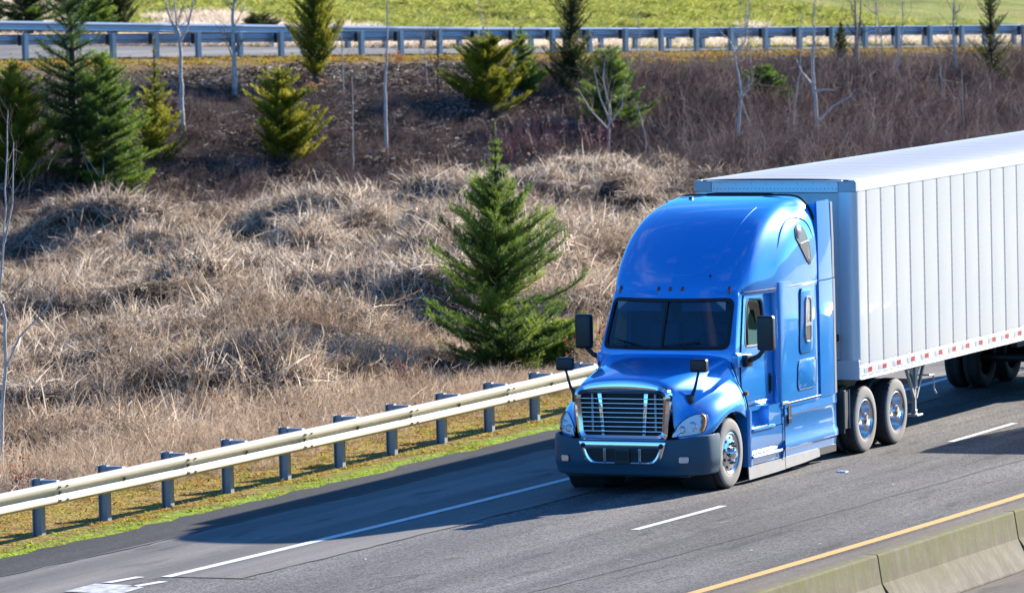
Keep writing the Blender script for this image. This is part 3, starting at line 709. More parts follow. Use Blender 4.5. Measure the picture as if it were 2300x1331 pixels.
# ======================= TRACTOR ============================================
def paint():
    m = bpy.data.materials.new('blue_paint'); m.use_nodes = True; t = m.node_tree; b = t.nodes['Principled BSDF']
    b.inputs['Base Color'].default_value = (.002, .28, .76, 1); b.inputs['Roughness'].default_value = .30; b.inputs['Metallic'].default_value = .30; b.inputs['Coat IOR'].default_value = 1.7
    b.inputs['Coat Weight'].default_value = 1.0; b.inputs['Coat Roughness'].default_value = .025
    # road film on the lower panels
    dn = t.nodes.new('ShaderNodeTexNoise'); dn.inputs['Scale'].default_value = 7; dn.inputs['Detail'].default_value = 7; dz = t.nodes.new('ShaderNodeSeparateXYZ'); dc = t.nodes.new('ShaderNodeTexCoord')
    t.links.new(dc.outputs['Object'], dn.inputs['Vector']); t.links.new(dc.outputs['Object'], dz.inputs[0])
    dr = t.nodes.new('ShaderNodeMapRange'); dr.inputs[1].default_value = 1.25; dr.inputs[2].default_value = .15; dr.inputs[4].default_value = .55; t.links.new(dz.outputs[2], dr.inputs[0])
    dm = t.nodes.new('ShaderNodeMath'); dm.operation = 'MULTIPLY'; t.links.new(dn.outputs['Fac'], dm.inputs[0]); t.links.new(dr.outputs[0], dm.inputs[1])
    dx_ = t.nodes.new('ShaderNodeMix'); dx_.data_type = 'RGBA'; dx_.inputs[6].default_value = b.inputs['Base Color'].default_value; dx_.inputs[7].default_value = (.30, .29, .27, 1)
    t.links.new(dm.outputs[0], dx_.inputs[0]); t.links.new(dx_.outputs[2], b.inputs['Base Color'])
    tc = t.nodes.new('ShaderNodeTexCoord'); n = t.nodes.new('ShaderNodeTexNoise'); n.inputs['Scale'].default_value = 1.6; n.inputs['Detail'].default_value = 2; t.links.new(tc.outputs['Object'], n.inputs['Vector'])
    bp = t.nodes.new('ShaderNodeBump'); bp.inputs['Strength'].default_value = .05; bp.inputs['Distance'].default_value = .02; t.links.new(n.outputs['Fac'], bp.inputs['Height']); t.links.new(bp.outputs[0], b.inputs['Coat Normal'])
    return m
M_paint = paint()
M_blackp = mat('black_plastic', (.012, .014, .017), .38, vary=.4, vscale=9, vcol=(.03, .03, .032))
M_bumper = mat('slate_plastic', (.022, .068, .105), .5, vary=.4, vscale=3, vcol=(.03, .085, .125), bump=.05, bscale=200)
M_rub = mat('black_seal', (.006, .006, .007), .6)
M_glass = glass_mat('windshield_glass', (.50, .66, .78), 1.85)
M_glass2 = glass_mat('side_glass', (.30, .38, .38), 1.6)
M_lens = glass_mat('lamp_lens', (.98, .98, .98), 1.3)
M_amber = mat('amber_lens', (.75, .22, .02), .25, coat=.6)
M_marker = mat('marker_lens', (.20, .035, .01), .25, coat=.8)
M_inter = mat('cab_interior', (.20, .215, .24), .8, vary=.4, vscale=5)
M_interl = mat('cab_trim_light', (.24, .26, .28), .8)
M_mesh = mat('grille_mesh', (.008, .009, .011), .6)
M_tan = mat('mud_grey', (.33, .31, .29), .7, vary=.6, vscale=4, vcol=(.22, .21, .20))
tk = thing('semi_tractor', 'bright blue sleeper cab semi tractor with chrome grille', 'truck', (0, 0, 0))

def mirror_ring(half):
    """half outline from front centre to rear centre with y>=0 -> closed ring"""
    left = [(x, -y, z) for x, y, z in half if abs(y) > 1e-9][::-1]
    return list(half)+left
def chaikin(p, it=2):
    for _ in range(it):
        q = [p[0]]
        for a, b_ in zip(p[:-1], p[1:]):
            q.append(tuple(a[i]*.75+b_[i]*.25 for i in range(len(a)))); q.append(tuple(a[i]*.25+b_[i]*.75 for i in range(len(a))))
        q.append(p[-1]); p = q
    return p
def boolean(a, cutters, op='DIFFERENCE'):
    """a, cutters: meshes -> new mesh"""
    oa = bpy.data.objects.new('tmp_a', a); COL.objects.link(oa); tmp = [oa]
    for c in cutters:
        oc = bpy.data.objects.new('tmp_c', c); COL.objects.link(oc); tmp.append(oc)
        md = oa.modifiers.new('b', 'BOOLEAN'); md.operation = op; md.object = oc; md.solver = 'EXACT'; md.material_mode = 'TRANSFER'
    dg = bpy.context.evaluated_depsgraph_get(); me = bpy.data.meshes.new_from_object(oa.evaluated_get(dg))
    for o in tmp: bpy.data.objects.remove(o)
    return me
def borrow_normals(me, src, maxang=40):
    """give a cut mesh the smooth normals of the uncut surface"""
    bm = bmesh.new(); bm.from_mesh(src); bmesh.ops.triangulate(bm, faces=bm.faces); bm.normal_update()
    vn = [v.normal.copy() for v in bm.verts]; vs = [v.co.copy() for v in bm.verts]; fs = [[v.index for v in f.verts] for f in bm.faces]
    bv = BVHTree.FromPolygons(vs, fs); bm.free()
    from mathutils.geometry import barycentric_transform
    me.polygons.foreach_set('use_smooth', [True]*len(me.polygons))
    nl = [None]*len(me.loops); cs = math.cos(R(maxang))
    for p in me.polygons:
        for li in p.loop_indices:
            co = me.vertices[me.loops[li].vertex_index].co
            loc, fn, idx, d = bv.find_nearest(co); n = p.normal
            if loc is not None and d < 2e-3 and fn.dot(n) > .8:
                a, b_, c = fs[idx]; q = barycentric_transform(loc, vs[a], vs[b_], vs[c], vn[a], vn[b_], vn[c]); 
                if q.length > 1e-6:
                    q.normalize()
                    if q.dot(n) > cs: n = q
            nl[li] = tuple(n)
    me.normals_split_custom_set(nl)
    return me
def kp(name, mb, m, smooth=None, bevel=0.0, parent=None, bseg=2, merge=False): return mb.build(name, m, parent or tk, smooth, bevel, bseg, merge)

# ---- cab shell with real window openings ----
WSA, WSB = (1.92, 1.30), (2.62, 1.60)
def xc(z): return 1.30 if z < 1.92 else 1.30+(z-1.92)*(.30/.70)
def xsd(z): return .22+.05*np.clip((z-1.92)/.7, 0, 1)
def wf(z): return float(np.interp(z, [1.0, 1.9, 2.62, 2.8], [1.07, 1.05, .985, .96]))
def wr(z): return float(np.interp(z, [1.0, 1.95, 2.8], [1.105, 1.10, 1.045]))
def cab_ring(z, off=0.0, xr=2.92, dz=0.0):
    w0, w1 = wf(z)-off, wr(z)-off; c = xc(z)+off; s = float(xsd(z))
    h = [(c+s*(u*.96)**2, w0*u*.96, z+dz) for u in np.linspace(0, 1, 9)]
    h += [(c+s*1.0, w0*.985, z+dz), (c+s*1.12, w0*1.0, z+dz), (c+s*1.35, w0*1.004, z+dz)]
    xa = c+s*1.35
    for u in (.25, .5, .75): h.append((xa+(xr-off-xa)*u, w0*1.004+(w1-w0*1.004)*u, z+dz))
    h += [(xr-off, w1, z+dz), (xr-off, w1*.5, z+dz), (xr-off, 0, z+dz)]
    return mirror_ring(h)
zl = [1.0, 1.2, 1.45, 1.7, 1.85, 1.95, 2.05, 2.15, 2.25, 2.35, 2.45, 2.55, 2.65, 2.76]
outer = MB().loft([cab_ring(z) for z in zl]).mesh('cab_outer')
zi = [1.25, 1.5, 1.85, 2.1, 2.3, 2.5, 2.70]
inner = MB().loft([cab_ring(z, .045, 2.88) for z in zi]).mesh('cab_inner')
def rr(pts, r=.06, n=5):
    """round the corners of a polygon"""
    out = []; m_ = len(pts)
    for i in range(m_):
        p = Vector(pts[i]); a = Vector(pts[i-1]); b_ = Vector(pts[(i+1) % m_]); rad = r[i] if isinstance(r, (list, tuple)) else r
        da, db = (a-p), (b_-p); la = min(rad, da.length*.45); lb = min(rad, db.length*.45)
        s, e = p+da.normalized()*la, p+db.normalized()*lb
        for k in range(n+1):
            t = k/n; out.append(tuple(s*(1-t)**2+p*2*t*(1-t)+e*t*t))
    return out
ws_poly = rr([(-.965, 1.955), (.965, 1.955), (.925, 2.635), (-.925, 2.635)], [.09, .09, .10, .10], 6)      # (y,z)
dw_poly = rr([(1.86, 1.945), (2.655, 1.925), (2.625, 2.575), (2.10, 2.615)], [.10, .08, .10, .14], 6)      # (x,z)
outer.materials.append(M_paint); inner.materials.append(M_inter)
ws_cut = MB().prism(ws_poly, 1.1, 2.02, 'yz').mesh('c1')
dw_cut = MB().prism(dw_poly, -1.6, 1.6, 'xz').mesh('c2')
shell = boolean(outer, [inner, ws_cut, dw_cut])
borrow_normals(shell, outer)
link('cab', shell, None, tk)
# doors: proud skins following the cab side
def yside(x, z, side, off=0.0):
    w0, w1 = wf(z)*1.004, wr(z); xa = xc(z)+float(xsd(z))*1.35
    return side*(w0+(w1-w0)*np.clip((x-xa)/(2.92-xa), 0, 1)+off)
dr_poly = rr([(1.70, 1.10), (2.80, 1.07), (2.80, 2.20), (2.76, 2.69), (2.06, 2.715), (1.78, 2.02), (1.70, 1.75)], [.06, .06, .05, .12, .12, .1, .1], 5)
outer2 = MB().loft([cab_ring(z, -.016) for z in [1.0, 1.2, 1.45, 1.7, 1.85, 1.95, 2.05, 2.15, 2.25, 2.35, 2.45, 2.55, 2.65, 2.76]]).mesh('door_outer')
outer3 = MB().loft([cab_ring(z, .010) for z in [.98, 1.2, 1.45, 1.7, 1.85, 1.95, 2.05, 2.15, 2.25, 2.35, 2.45, 2.55, 2.65, 2.78]]).mesh('door_inner')
dw_big = MB().prism(rr([(1.845, 1.93), (2.67, 1.91), (2.64, 2.59), (2.09, 2.63)], [.10, .08, .10, .14], 6), -1.6, 1.6, 'xz').mesh('c3')
for side in (-1, 1):
    dp = MB().prism(dr_poly, side*.6, side*1.5, 'xz').mesh('c4')
    d = boolean(boolean(outer2, [dp], 'INTERSECT'), [outer3, dw_big])
    borrow_normals(d, outer2); d.materials.clear(); d.polygons.foreach_set('material_index', [0]*len(d.polygons))
    do = link('door', d, M_paint, tk)
    # dark shut line round the door
    loop = [(x, float(yside(x, z, side, .004)), z) for x, z in dr_poly]; kp('door_seal', MB().tube(loop+[loop[0]], .009, 6, False), M_rub, 40, parent=do)
    # window: pane, pale frame, vent bar
    g = [(x, float(yside(x, z, side, -.012)), z) for x, z in dw_poly]; g2 = [(x, y-side*.005, z) for x, y, z in g]; n = len(g)
    kp('window_pane', MB().add(g+g2, [tuple(range(n)), tuple(range(2*n-1, n-1, -1))]+[(i, n+i, n+(i+1) % n, (i+1) % n) for i in range(n)]), M_glass2, parent=do)
    loop = [(x, float(yside(x, z, side, .012)), z) for x, z in dw_poly]; kp('window_frame', MB().tube(loop+[loop[0]], .013, 6, False), M_grey, 40, parent=do)
    kp('window_bar', MB().tube([(2.02, float(yside(2.02, 1.95, side, -.004)), 1.94), (2.16, float(yside(2.16, 2.6, side, -.004)), 2.61)], .011, 6), M_rub, 40, parent=do)
    # handle in a dark cup
    y = float(yside(2.70, 1.35, side, .0165))
    kp('door_handle', MB().prism(rr([(2.665, 1.20), (2.745, 1.20), (2.755, 1.50), (2.675, 1.50)], .035, 4), y, y+side*.006, 'xz').prism(rr([(2.69, 1.24), (2.72, 1.24), (2.728, 1.46), (2.698, 1.46)], .015, 4), y+side*.006, y+side*.03, 'xz'), M_blackp, 40, parent=do)
    kp('turn_lamp', MB().prism(rr([(1.655, 1.26), (1.70, 1.26), (1.695, 1.32), (1.665, 1.32)], .014, 4), float(yside(1.68, 1.29, side, .045)), float(yside(1.68, 1.29, side, .115)), 'xz'), M_amber, 40)

# ---- windshield panes, frame, divider, wipers ----
def wx(y, z, off=0.0): return xc(z)+float(xsd(z))*(y/wf(z))**2-off
def ws_patch(y0, y1, off, th, clip=True):
    ny_, nz_ = 10, 10; vs = []; fs = []
    for L in (0, 1):
        for i in range(nz_+1):
            v = i/nz_; z = 1.962+(2.628-1.962)*v
            for j in range(ny_+1):
                y = y0+(y1-y0)*j/ny_
                yl = .958-.04*v
                y = max(-yl, min(yl, y)); vs.append((wx(y, z, off-L*th), y, z))
    k = (ny_+1)*(nz_+1)
    for i in range(nz_):
        for j in range(ny_):
            a = i*(ny_+1)+j; fs.append((a, a+1, a+ny_+2, a+ny_+1)); fs.append((k+a, k+a+ny_+1, k+a+ny_+2, k+a+1))
    w_ = ny_+1
    rim = [j for j in range(w_)]+[i*w_+ny_ for i in range(1, nz_+1)]+[nz_*w_+j for j in range(ny_-1, -1, -1)]+[i*w_ for i in range(nz_-1, 0, -1)]
    for a, b_ in zip(rim, rim[1:]+rim[:1]): fs.append((a, b_, k+b_, k+a))
    return MB().add(vs, fs)
kp('windshield', ws_patch(-.955, -.012, -.014, .006), M_glass, 60); kp('windshield', ws_patch(.012, .955, -.014, .006), M_glass, 60)
frame_in = rr([(-.935, 1.985), (.935, 1.985), (.90, 2.61), (-.90, 2.61)], [.09]*4, 6); fr_out = rr([(-.985, 1.935), (.985, 1.935), (.945, 2.655), (-.945, 2.655)], [.11, .11, .12, .12], 6)
def along(poly, off):  # resample polygon so that the ring hugs the curved glass
    out = []
    for i, (y, z) in enumerate(poly):
        y2, z2 = poly[(i+1) % len(poly)]
        for k in range(6): u = k/6; yy = y+(y2-y)*u; zz = z+(z2-z)*u; out.append((wx(yy, zz, off), yy, zz))
    return out
kp('windshield_frame', MB().loft([along(fr_out, .004), along(fr_out, .014), along(frame_in, .006), along(frame_in, -.004)], cap0=False, cap1=False), M_rub, 50)
kp('windshield_divider', MB().loft([[(wx(y, z, .016), y, z), (wx(y, z, .016), y+.036, z), (wx(y, z, -.004), y+.036, z), (wx(y, z, -.004), y, z)] for y, z in ((-.018, 1.95), (-.018, 2.63))]), M_rub)
for pts in ([(.62, 1.965), (.50, 2.03), (.86, 2.085)], [(-.42, 1.955), (-.30, 2.02), (.02, 2.05)]):
    (y0, z0), (y1, z1), (y2, z2) = pts
    kp('wiper', MB().tube([(wx(y0, z0, .03), y0, z0), (wx(y1, z1, .045), y1, z1)], .010, 6).tube([(wx(y, z, .03), y, z) for y, z in [(y1+(.28 if y2 > 0 else .3)*s, z1+(.05*s if y2 > .5 else -.03*s)) for s in (-1, -.5, 0, .5, 1)]], .009, 6), M_rub, 40)
# interior seen through the glass
kp('dashboard', MB().loft([[(1.42+.24*abs(y)**2+dx, y, z) for dx, z in ((0, 1.93), (.28, 1.965), (.42, 1.93), (.46, 1.7), (.1, 1.6))] for y in np.linspace(-.95, .95, 9)]), M_interl, 40, .01)
mb = MB(); c = Vector((1.98, -.50, 1.96)); ax = Vector((-.75, 0, .55)).normalized(); u_ = ax.cross(Vector((0, 1, 0))).normalized(); v_ = Vector((0, 1, 0))
mb.tube([c+(u_*math.cos(t)+v_*math.sin(t))*.22 for t in np.linspace(0, 2*math.pi, 29)], .016, 8, False); mb.tube([c-v_*.2, c+v_*.2], .014, 6); mb.tube([c, c+u_*.2 if u_.z < 0 else c-u_*.2], .02, 6); mb.tube([c, c-ax*.3], .03, 8)
kp('steering_wheel', mb, M_blackp, 40)
for y in (-.50, .50):
    s = kp('seat', MB().box(2.25, 2.75, y-.24, y+.24, 1.45, 1.62).box(2.62, 2.80, y-.23, y+.23, 1.6, 2.22).box(2.66, 2.78, y-.13, y+.13, 2.24, 2.45), M_inter, 40, .05)
    kp('sun_visor', MB().box(1.74, 1.76, y-.34, y+.34, 2.46, 2.60), M_interl, None, .006)
kp('curtain', MB().box(2.785, 2.80, -1.05, 1.05, 1.27, 2.68), M_inter)

# ---- roof fairing ----
RF = [(2.665, 1.655, 1.93, .985, 1.215), (2.72, 1.68, 1.955, .995, 1.22), (2.80, 1.715, 1.99, 1.01, 1.222), (2.90, 1.775, 2.05, 1.02, 1.222), (3.05, 1.885, 2.16, 1.025, 1.22), (3.20, 2.02, 2.30, 1.025, 1.215), (3.35, 2.18, 2.46, 1.02, 1.205), (3.48, 2.35, 2.63, 1.01, 1.19), (3.60, 2.53, 2.82, .995, 1.17), (3.70, 2.72, 3.02, .975, 1.14), (3.78, 2.92, 3.22, .95, 1.10), (3.85, 3.14, 3.45, .92, 1.05), (3.90, 3.38, 3.68, .88, 1.0), (3.935, 3.62, 3.9, .84, .95), (3.955, 3.84, 4.05, .78, .89), (3.968, 4.04, 4.18, .66, .78), (3.972, 4.2, 4.27, .45, .55)]
def roof_ring(z, c, s, w0, w1, xr=4.42):
    h = [(c, 0, z), (c+(s-c)*.05, w0*.25, z), (c+(s-c)*.25, w0*.55, z), (c+(s-c)*.62, w0*.84, z), (s+.03, w0+.005, z), (min(s+.55, xr-.35), w0+(w1-w0)*.55, z), (max(min(3.1, xr-.2), min(s+.9, xr-.2)), w1, z), (xr-.02, w1, z), (xr, w1-.03, z), (xr, w1*.5, z), (xr, 0, z)]
    return mirror_ring(chaikin(h, 2))
# refine the levels smoothly
def refine(T, n):
    T = np.array(T); k = np.linspace(0, len(T)-1, n); out = []
    for q in k:
        i = min(int(q), len(T)-2); u = q-i; P0, P1, P2, P3 = T[max(i-1, 0)], T[i], T[i+1], T[min(i+2, len(T)-1)]
        out.append(.5*((2*P1)+(-P0+P2)*u+(2*P0-5*P1+4*P2-P3)*u*u+(-P0+3*P1-3*P2+P3)*u**3))
    return out
rf_mesh = MB().loft([roof_ring(*t) for t in refine(RF, 52)]).mesh('roof_fairing', smooth=50)
tear = chaikin([(3.62, 3.40), (3.66, 3.54), (3.80, 3.585), (3.97, 3.50), (4.10, 3.28), (4.15, 3.02), (4.10, 2.97), (3.95, 3.08), (3.76, 3.26), (3.62, 3.40)], 2)
link('roof_fairing', rf_mesh, M_paint, tk)
bvh = BVHTree.FromPolygons([v.co.copy() for v in rf_mesh.vertices], [list(p.vertices) for p in rf_mesh.polygons])
def on_roof(p, d, off=.004):
    loc, n, i, _ = bvh.ray_cast(Vector(p), Vector(d)); return (loc+n*off) if loc is not None else None
for side in (-1, 1):
    def proj_side(x, z, off): return on_roof((x, side*3, z), (0, -side, 0), off)
    ctr = (3.86, 3.32)
    ring0 = [proj_side(x, z, .004) for x, z in tear[:-1]]; ring1 = [proj_side(ctr[0]+(x-ctr[0])*.98, ctr[1]+(z-ctr[1])*.98, .012) for x, z in tear[:-1]]; ringm = [proj_side(ctr[0]+(x-ctr[0])*.5, ctr[1]+(z-ctr[1])*.5, .013) for x, z in tear[:-1]]
    cc = proj_side(*ctr, .013); mb = MB().loft([ring0, ring1, ringm], cap0=False, cap1=False); k = len(mb.v); mb.v.append(tuple(cc)); n = len(ring0)
    mb.f += [(2*n+i, 2*n+(i+1) % n, k) for i in range(n)]; mb.mi += [0]*n
    rw = kp('roof_window', mb, mat('roof_window_glass', (.20, .185, .17), .22, spec=.3), 60)
    kp('window_frame', MB().tube(ring0+[ring0[0]], .011, 6, False), M_rub, 40, parent=rw)
    kp('window_bar', MB().tube([proj_side(x, z, .016) for x, z in ((3.74, 3.30), (3.88, 3.315), (4.075, 3.33))], .010, 6), M_grey, 40, parent=rw)
    # swept crease that arches over the roof window
    cr = [proj_side(x, z, -.002) for x, z in chaikin([(3.02, 3.28), (3.22, 3.50), (3.50, 3.66), (3.85, 3.70), (4.15, 3.60), (4.32, 3.35)], 2)]
    kp('crease', MB().tube(cr, [.003+.016*math.sin(math.pi*i/(len(cr)-1)) for i in range(len(cr))], 8), M_paint, 60)
    # seam where the fairing meets the cab
    sm = [(x, side*(y+.004), 2.715) for x, y, z in roof_ring(2.715, *[float(np.interp(2.715, [r_[0] for r_ in RF], [r_[k] for r_ in RF])) for k in (1, 2, 3, 4)]) if y > .96]
    sm.sort(); kp('body_seam', MB().tube(sm, .007, 6), M_rub, 40)
# shallow outline pressed into the front of the fairing
fr_line = chaikin([(.70, 3.86), (.68, 3.5), (.60, 3.12), (.48, 2.985), (0, 2.965), (-.48, 2.985), (-.60, 3.12), (-.68, 3.5), (-.70, 3.86)], 3)
pts = [q for q in (on_roof((-2, y, z), (1, 0, 0), -.001) for y, z in fr_line) if q is not None]
kp('roof_crease', MB().tube(pts, .006, 6), M_paint, 60)
lip = [on_roof((-2, y, z), (1, 0, 0), -.001) for y, z in [(-.95, 2.80), (-.6, 2.805), (0, 2.81), (.6, 2.805), (.95, 2.80)]]
for y in (-.85, -.185, 0, .185, .85):
    p = on_roof((-2, y, 2.735), (1, 0, 0), 0); q = on_roof((-2, y, 2.775), (1, 0, 0), 0)
    d = (q-p).normalized(); nn = Vector((-d.z, 0, d.x))
    mb = MB(); rings = []
    for u, w in ((-1, .3), (-.8, .8), (-.3, 1), (.3, 1), (.8, .8), (1, .3)):
        cc = on_roof((-2, y, 2.752+.066*u), (1, 0, 0), 0)
        rings.append([cc+Vector((0, 1, 0))*(.026*w*math.cos(t))+nn*(.040*w*max(0, math.sin(t))-.003) for t in np.linspace(0, math.pi, 7)])
    mb.loft(rings, closed=True); kp('marker_lamp', mb, M_marker, 40)
# black strip along the rear edge of the roof, antenna stubs
rear = [(4.40, y, z) for y, z in [(-1.19, 3.55), (-1.10, 3.79), (-1.0, 3.90), (-.89, 3.955), (-.6, 3.975), (0, 3.98), (.6, 3.975), (.89, 3.955), (1.0, 3.90), (1.10, 3.79), (1.19, 3.55)]]
trim = [(w1, z) for z, c, s, w0, w1 in refine(RF, 40) if z > 3.62]
trim = [(4.435, w, z) for w, z in trim]+[(4.435, y, 3.985) for y in np.linspace(.5, -.5, 9)]+[(4.435, -w, z) for w, z in trim[::-1]]
kp('roof_trim', MB().tube(trim, .020, 8), M_rub, 40)
p = on_roof((3.9, .55, 6), (0, 0, -1), 0); kp('roof_knob', MB().lathe([(0, -.02), (.03, -.02), (.03, .03), (.018, .04), (0, .04)], 12, tuple(p)), M_blackp, 40)
p = on_roof((-2, -.56, 2.955), (1, 0, 0), 0); kp('roof_knob', MB().tube([p, p+Vector((-.03, 0, .02))], .013, 8), M_blackp, 40)

# ---- sleeper box ----
def slp_ring(z):
    w = float(np.interp(z, [.95, 2.0, 2.85], [1.222, 1.224, 1.212])); x0, x1 = 2.84+.03*(z-1)/1.7, 4.42
    return mirror_ring(chaikin([(x0, 0, z), (x0, w*.8, z), (x0+.005, w-.03, z), (x0+.055, w, z), (x0+.35, w+.004, z), (x1-.4, w+.004, z), (x1-.05, w, z), (x1, w-.05, z), (x1, 0, z)], 2))
link('sleeper', MB().loft([slp_ring(z) for z in (.96, 1.02, 1.5, 2.0, 2.4, 2.70, 2.80)]).mesh('sleeper', smooth=45), M_paint, tk)
for side in (-1, 1):
    W = side*1.2285
    def plate(poly, y0, y1): return MB().prism(poly, W+side*y0, W+side*y1, 'xz')
    # raised surround, pane with divider
    sr = rr([(3.60, 1.70), (4.10, 1.70), (4.16, 2.62), (3.68, 2.66)], .10, 5)
    kp('window_surround', plate(sr, -.02, .016), M_paint, 40, .012)
    kp('body_seam', MB().tube([(x, W+side*.004, z) for x, z in sr+[sr[0]]], .009, 6, False), M_rub, 40)
    wi = rr([(3.79, 1.86), (4.02, 1.86), (4.04, 2.50), (3.83, 2.52)], .10, 5)
    sw = kp('sleeper_window', plate(wi, .016, .024), mat('sleeper_glass', (.26, .24, .22), .2, spec=.3), 40)
    kp('window_frame', MB().tube([(x, W+side*.022, z) for x, z in wi+[wi[0]]], .015, 6, False), M_grey, 40, parent=sw)
    kp('window_bar', plate([(3.81, 2.09), (4.03, 2.09), (4.03, 2.14), (3.81, 2.14)], .024, .034), M_grey, parent=sw)
    kp('window_pane', plate(rr([(3.83, 1.89), (3.99, 1.89), (3.99, 2.08), (3.83, 2.08)], .04, 4), .0245, .028), M_rub, parent=sw)
    ha = rr([(3.50, 1.17), (4.22, 1.17), (4.26, 1.60), (3.54, 1.60)], .09, 5)
    hp_ = kp('luggage_door', plate(ha, -.01, .007), M_paint, 40, .004)
    kp('body_seam', MB().tube([(x, W+side*.003, z) for x, z in ha+[ha[0]]], .0075, 6, False), M_rub, 40)
    kp('body_seam', MB().tube([(2.88, side*1.222, 1.02), (4.42, side*1.226, 1.02)], .012, 6), M_rub, 40)
    # side extender behind the sleeper with pale rubber edge
    e = MB(); prof = [(.98, 1.215), (2.70, 1.215), (3.30, 1.20), (3.70, 1.15), (3.90, 1.07)]
    e.loft([[(4.47, side*w, z), (4.75, side*(w+.008), z), (5.03, side*w, z), (5.03, side*(w-.025), z), (4.47, side*(w-.03), z)] for z, w in prof if z < 2.72])
    kp('side_extender', e, M_paint, 40)
    e = MB().loft([[(4.47, side*w, z), (4.75, side*(w+.008), z), (5.01-.04*(z-2.7), side*w, z), (5.01-.04*(z-2.7), side*(w-.025), z), (4.47, side*(w-.03), z)] for z, w in [(2.715, 1.215), (3.30, 1.212), (3.70, 1.205), (3.88, 1.20)]])
    kp('side_extender', e, M_paint, 40)
    kp('edge_rubber', MB().loft([[(5.03, side*(w+.004), z), (5.10, side*(w+.008), z), (5.10, side*(w-.03), z), (5.03, side*(w-.03), z)] for z, w in [(1.0, 1.215), (2.70, 1.215)]]).loft([[(5.02, side*(w+.004), z), (5.085, side*(w+.008), z), (5.085, side*(w-.03), z), (5.02, side*(w-.03), z)] for z, w in [(2.72, 1.214), (3.30, 1.212), (3.84, 1.20)]]), M_grey, 40)
kp('back_wall', MB().box(4.43, 4.46, -1.18, 1.18, .98, 3.85), M_paint)

# ---- hood and fenders: subdivided cage ----
HC = [
 [-.07, [(0,1.60),(.30,1.595),(.60,1.565),(.735,1.49),(.745,1.25),(.75,1.02),(.76,.93),(.80,.86),(.80,.79)], [0]*9],
 [.0,  [(0,1.645),(.34,1.637),(.64,1.595),(.765,1.50),(.775,1.27),(.79,1.10),(.86,1.03),(.93,.93),(.95,.79)], [0]*9],
 [.16, [(0,1.685),(.36,1.675),(.68,1.625),(.80,1.52),(.81,1.30),(.85,1.19),(.98,1.13),(1.08,1.0),(1.09,.80)], [0]*9],
 [.38, [(0,1.73),(.38,1.72),(.71,1.665),(.825,1.56),(.845,1.37),(.91,1.27),(1.06,1.225),(1.175,1.06),(1.18,.84)], [0]*9],
 [.60, [(0,1.77),(.40,1.76),(.74,1.70),(.855,1.59),(.88,1.43),(.96,1.335),(1.10,1.29),(1.21,1.15),(1.215,1.0)], [0]*9],
 [.95, [(0,1.82),(.44,1.81),(.80,1.745),(.91,1.64),(.935,1.49),(1.0,1.40),(1.12,1.335),(1.22,1.22),(1.225,1.115)], [0]*9],
 [1.25,[(0,1.865),(.48,1.855),(.86,1.79),(.965,1.69),(.985,1.53),(1.035,1.43),(1.13,1.345),(1.215,1.20),(1.215,1.07)], [0,0,0,0,0,.03,.03,.05,.05]],
 [1.42,[(0,1.895),(.52,1.885),(.92,1.83),(1.02,1.73),(1.04,1.56),(1.065,1.44),(1.12,1.34),(1.19,1.16),(1.19,.96)], [-.08,-.06,0,.04,.08,.12,.13,.15,.15]],
 [1.48,[(0,1.90),(.53,1.892),(.94,1.838),(1.03,1.74),(1.05,1.57),(1.07,1.45),(1.115,1.34),(1.17,1.14),(1.17,.92)], [-.10,-.07,0,.05,.10,.15,.17,.20,.20]],
]
for row in HC:
    p = row[1]; p3, p6 = p[3], p[6]
    row[1] = p[:3]+[(p3[0]-.012, p3[1]+.005)]+[(p[4][0]*.35+(p3[0]+(p6[0]-p3[0])*.36)*.65, p[4][1]*.35+(p3[1]+(p6[1]-p3[1])*.44)*.65), (p[5][0]*.45+(p3[0]+(p6[0]-p3[0])*.68)*.55, p[5][1]*.45+(p3[1]+(p6[1]-p3[1])*.76)*.55)]+p[6:]
mb = MB(); rings = []
for x, pts, dx in HC:
    half = [(x+d, y, z) for (y, z), d in zip(pts, dx)]
    rings.append([(a, -b_, c) for a, b_, c in half[:0:-1]]+half)
mb.loft(rings, closed=False, cap0=False, cap1=False)
ho = kp('hood', mb, M_paint, 180); md = ho.modifiers.new('round', 'SUBSURF'); md.levels = 3; md.render_levels = 3
md = ho.modifiers.new('shell', 'SOLIDIFY'); md.thickness = .02; md.offset = -1
dg = bpy.context.evaluated_depsgraph_get(); hm = bpy.data.meshes.new_from_object(ho.evaluated_get(dg))
hb = BVHTree.FromPolygons([v.co.copy() for v in hm.vertices], [list(p.vertices) for p in hm.polygons])
def on_hood(p, d, off=.004):
    loc, n, i, _ = hb.ray_cast(Vector(p), Vector(d)); return (loc-Vector(d)*off) if loc is not None else None
# lip along the wheel arch
for side in (-1, 1):
    kp('body_seam', MB().tube([(1.44, side*1.03, 1.75), (1.50, side*1.065, 1.60), (1.56, side*1.09, 1.45), (1.62, side*1.15, 1.30), (1.66, side*1.185, 1.12), (1.665, side*1.185, .95)], .010, 6), M_rub, 40)
    kp('wheel_well', MB().lathe([(.60, 0), (.60, .5)], 40, (.95, .62 if side > 0 else -1.12, .52)), M_dark, 60)
    kp('cowl_block', MB().box(1.50, 1.72, min(side*.98, side*1.10), max(side*.98, side*1.10), 1.66, 1.88), M_paint, 40, .05, bseg=3)
kp('engine_block', MB().box(.05, 1.3, -.62, .62, .35, 1.45), M_dark)
kp('hood_hole', MB().box(.10, .30, -.2, .17, 1.676, 1.678), M_paint)
bpy.data.objects.remove(bpy.data.objects['hood_hole'])

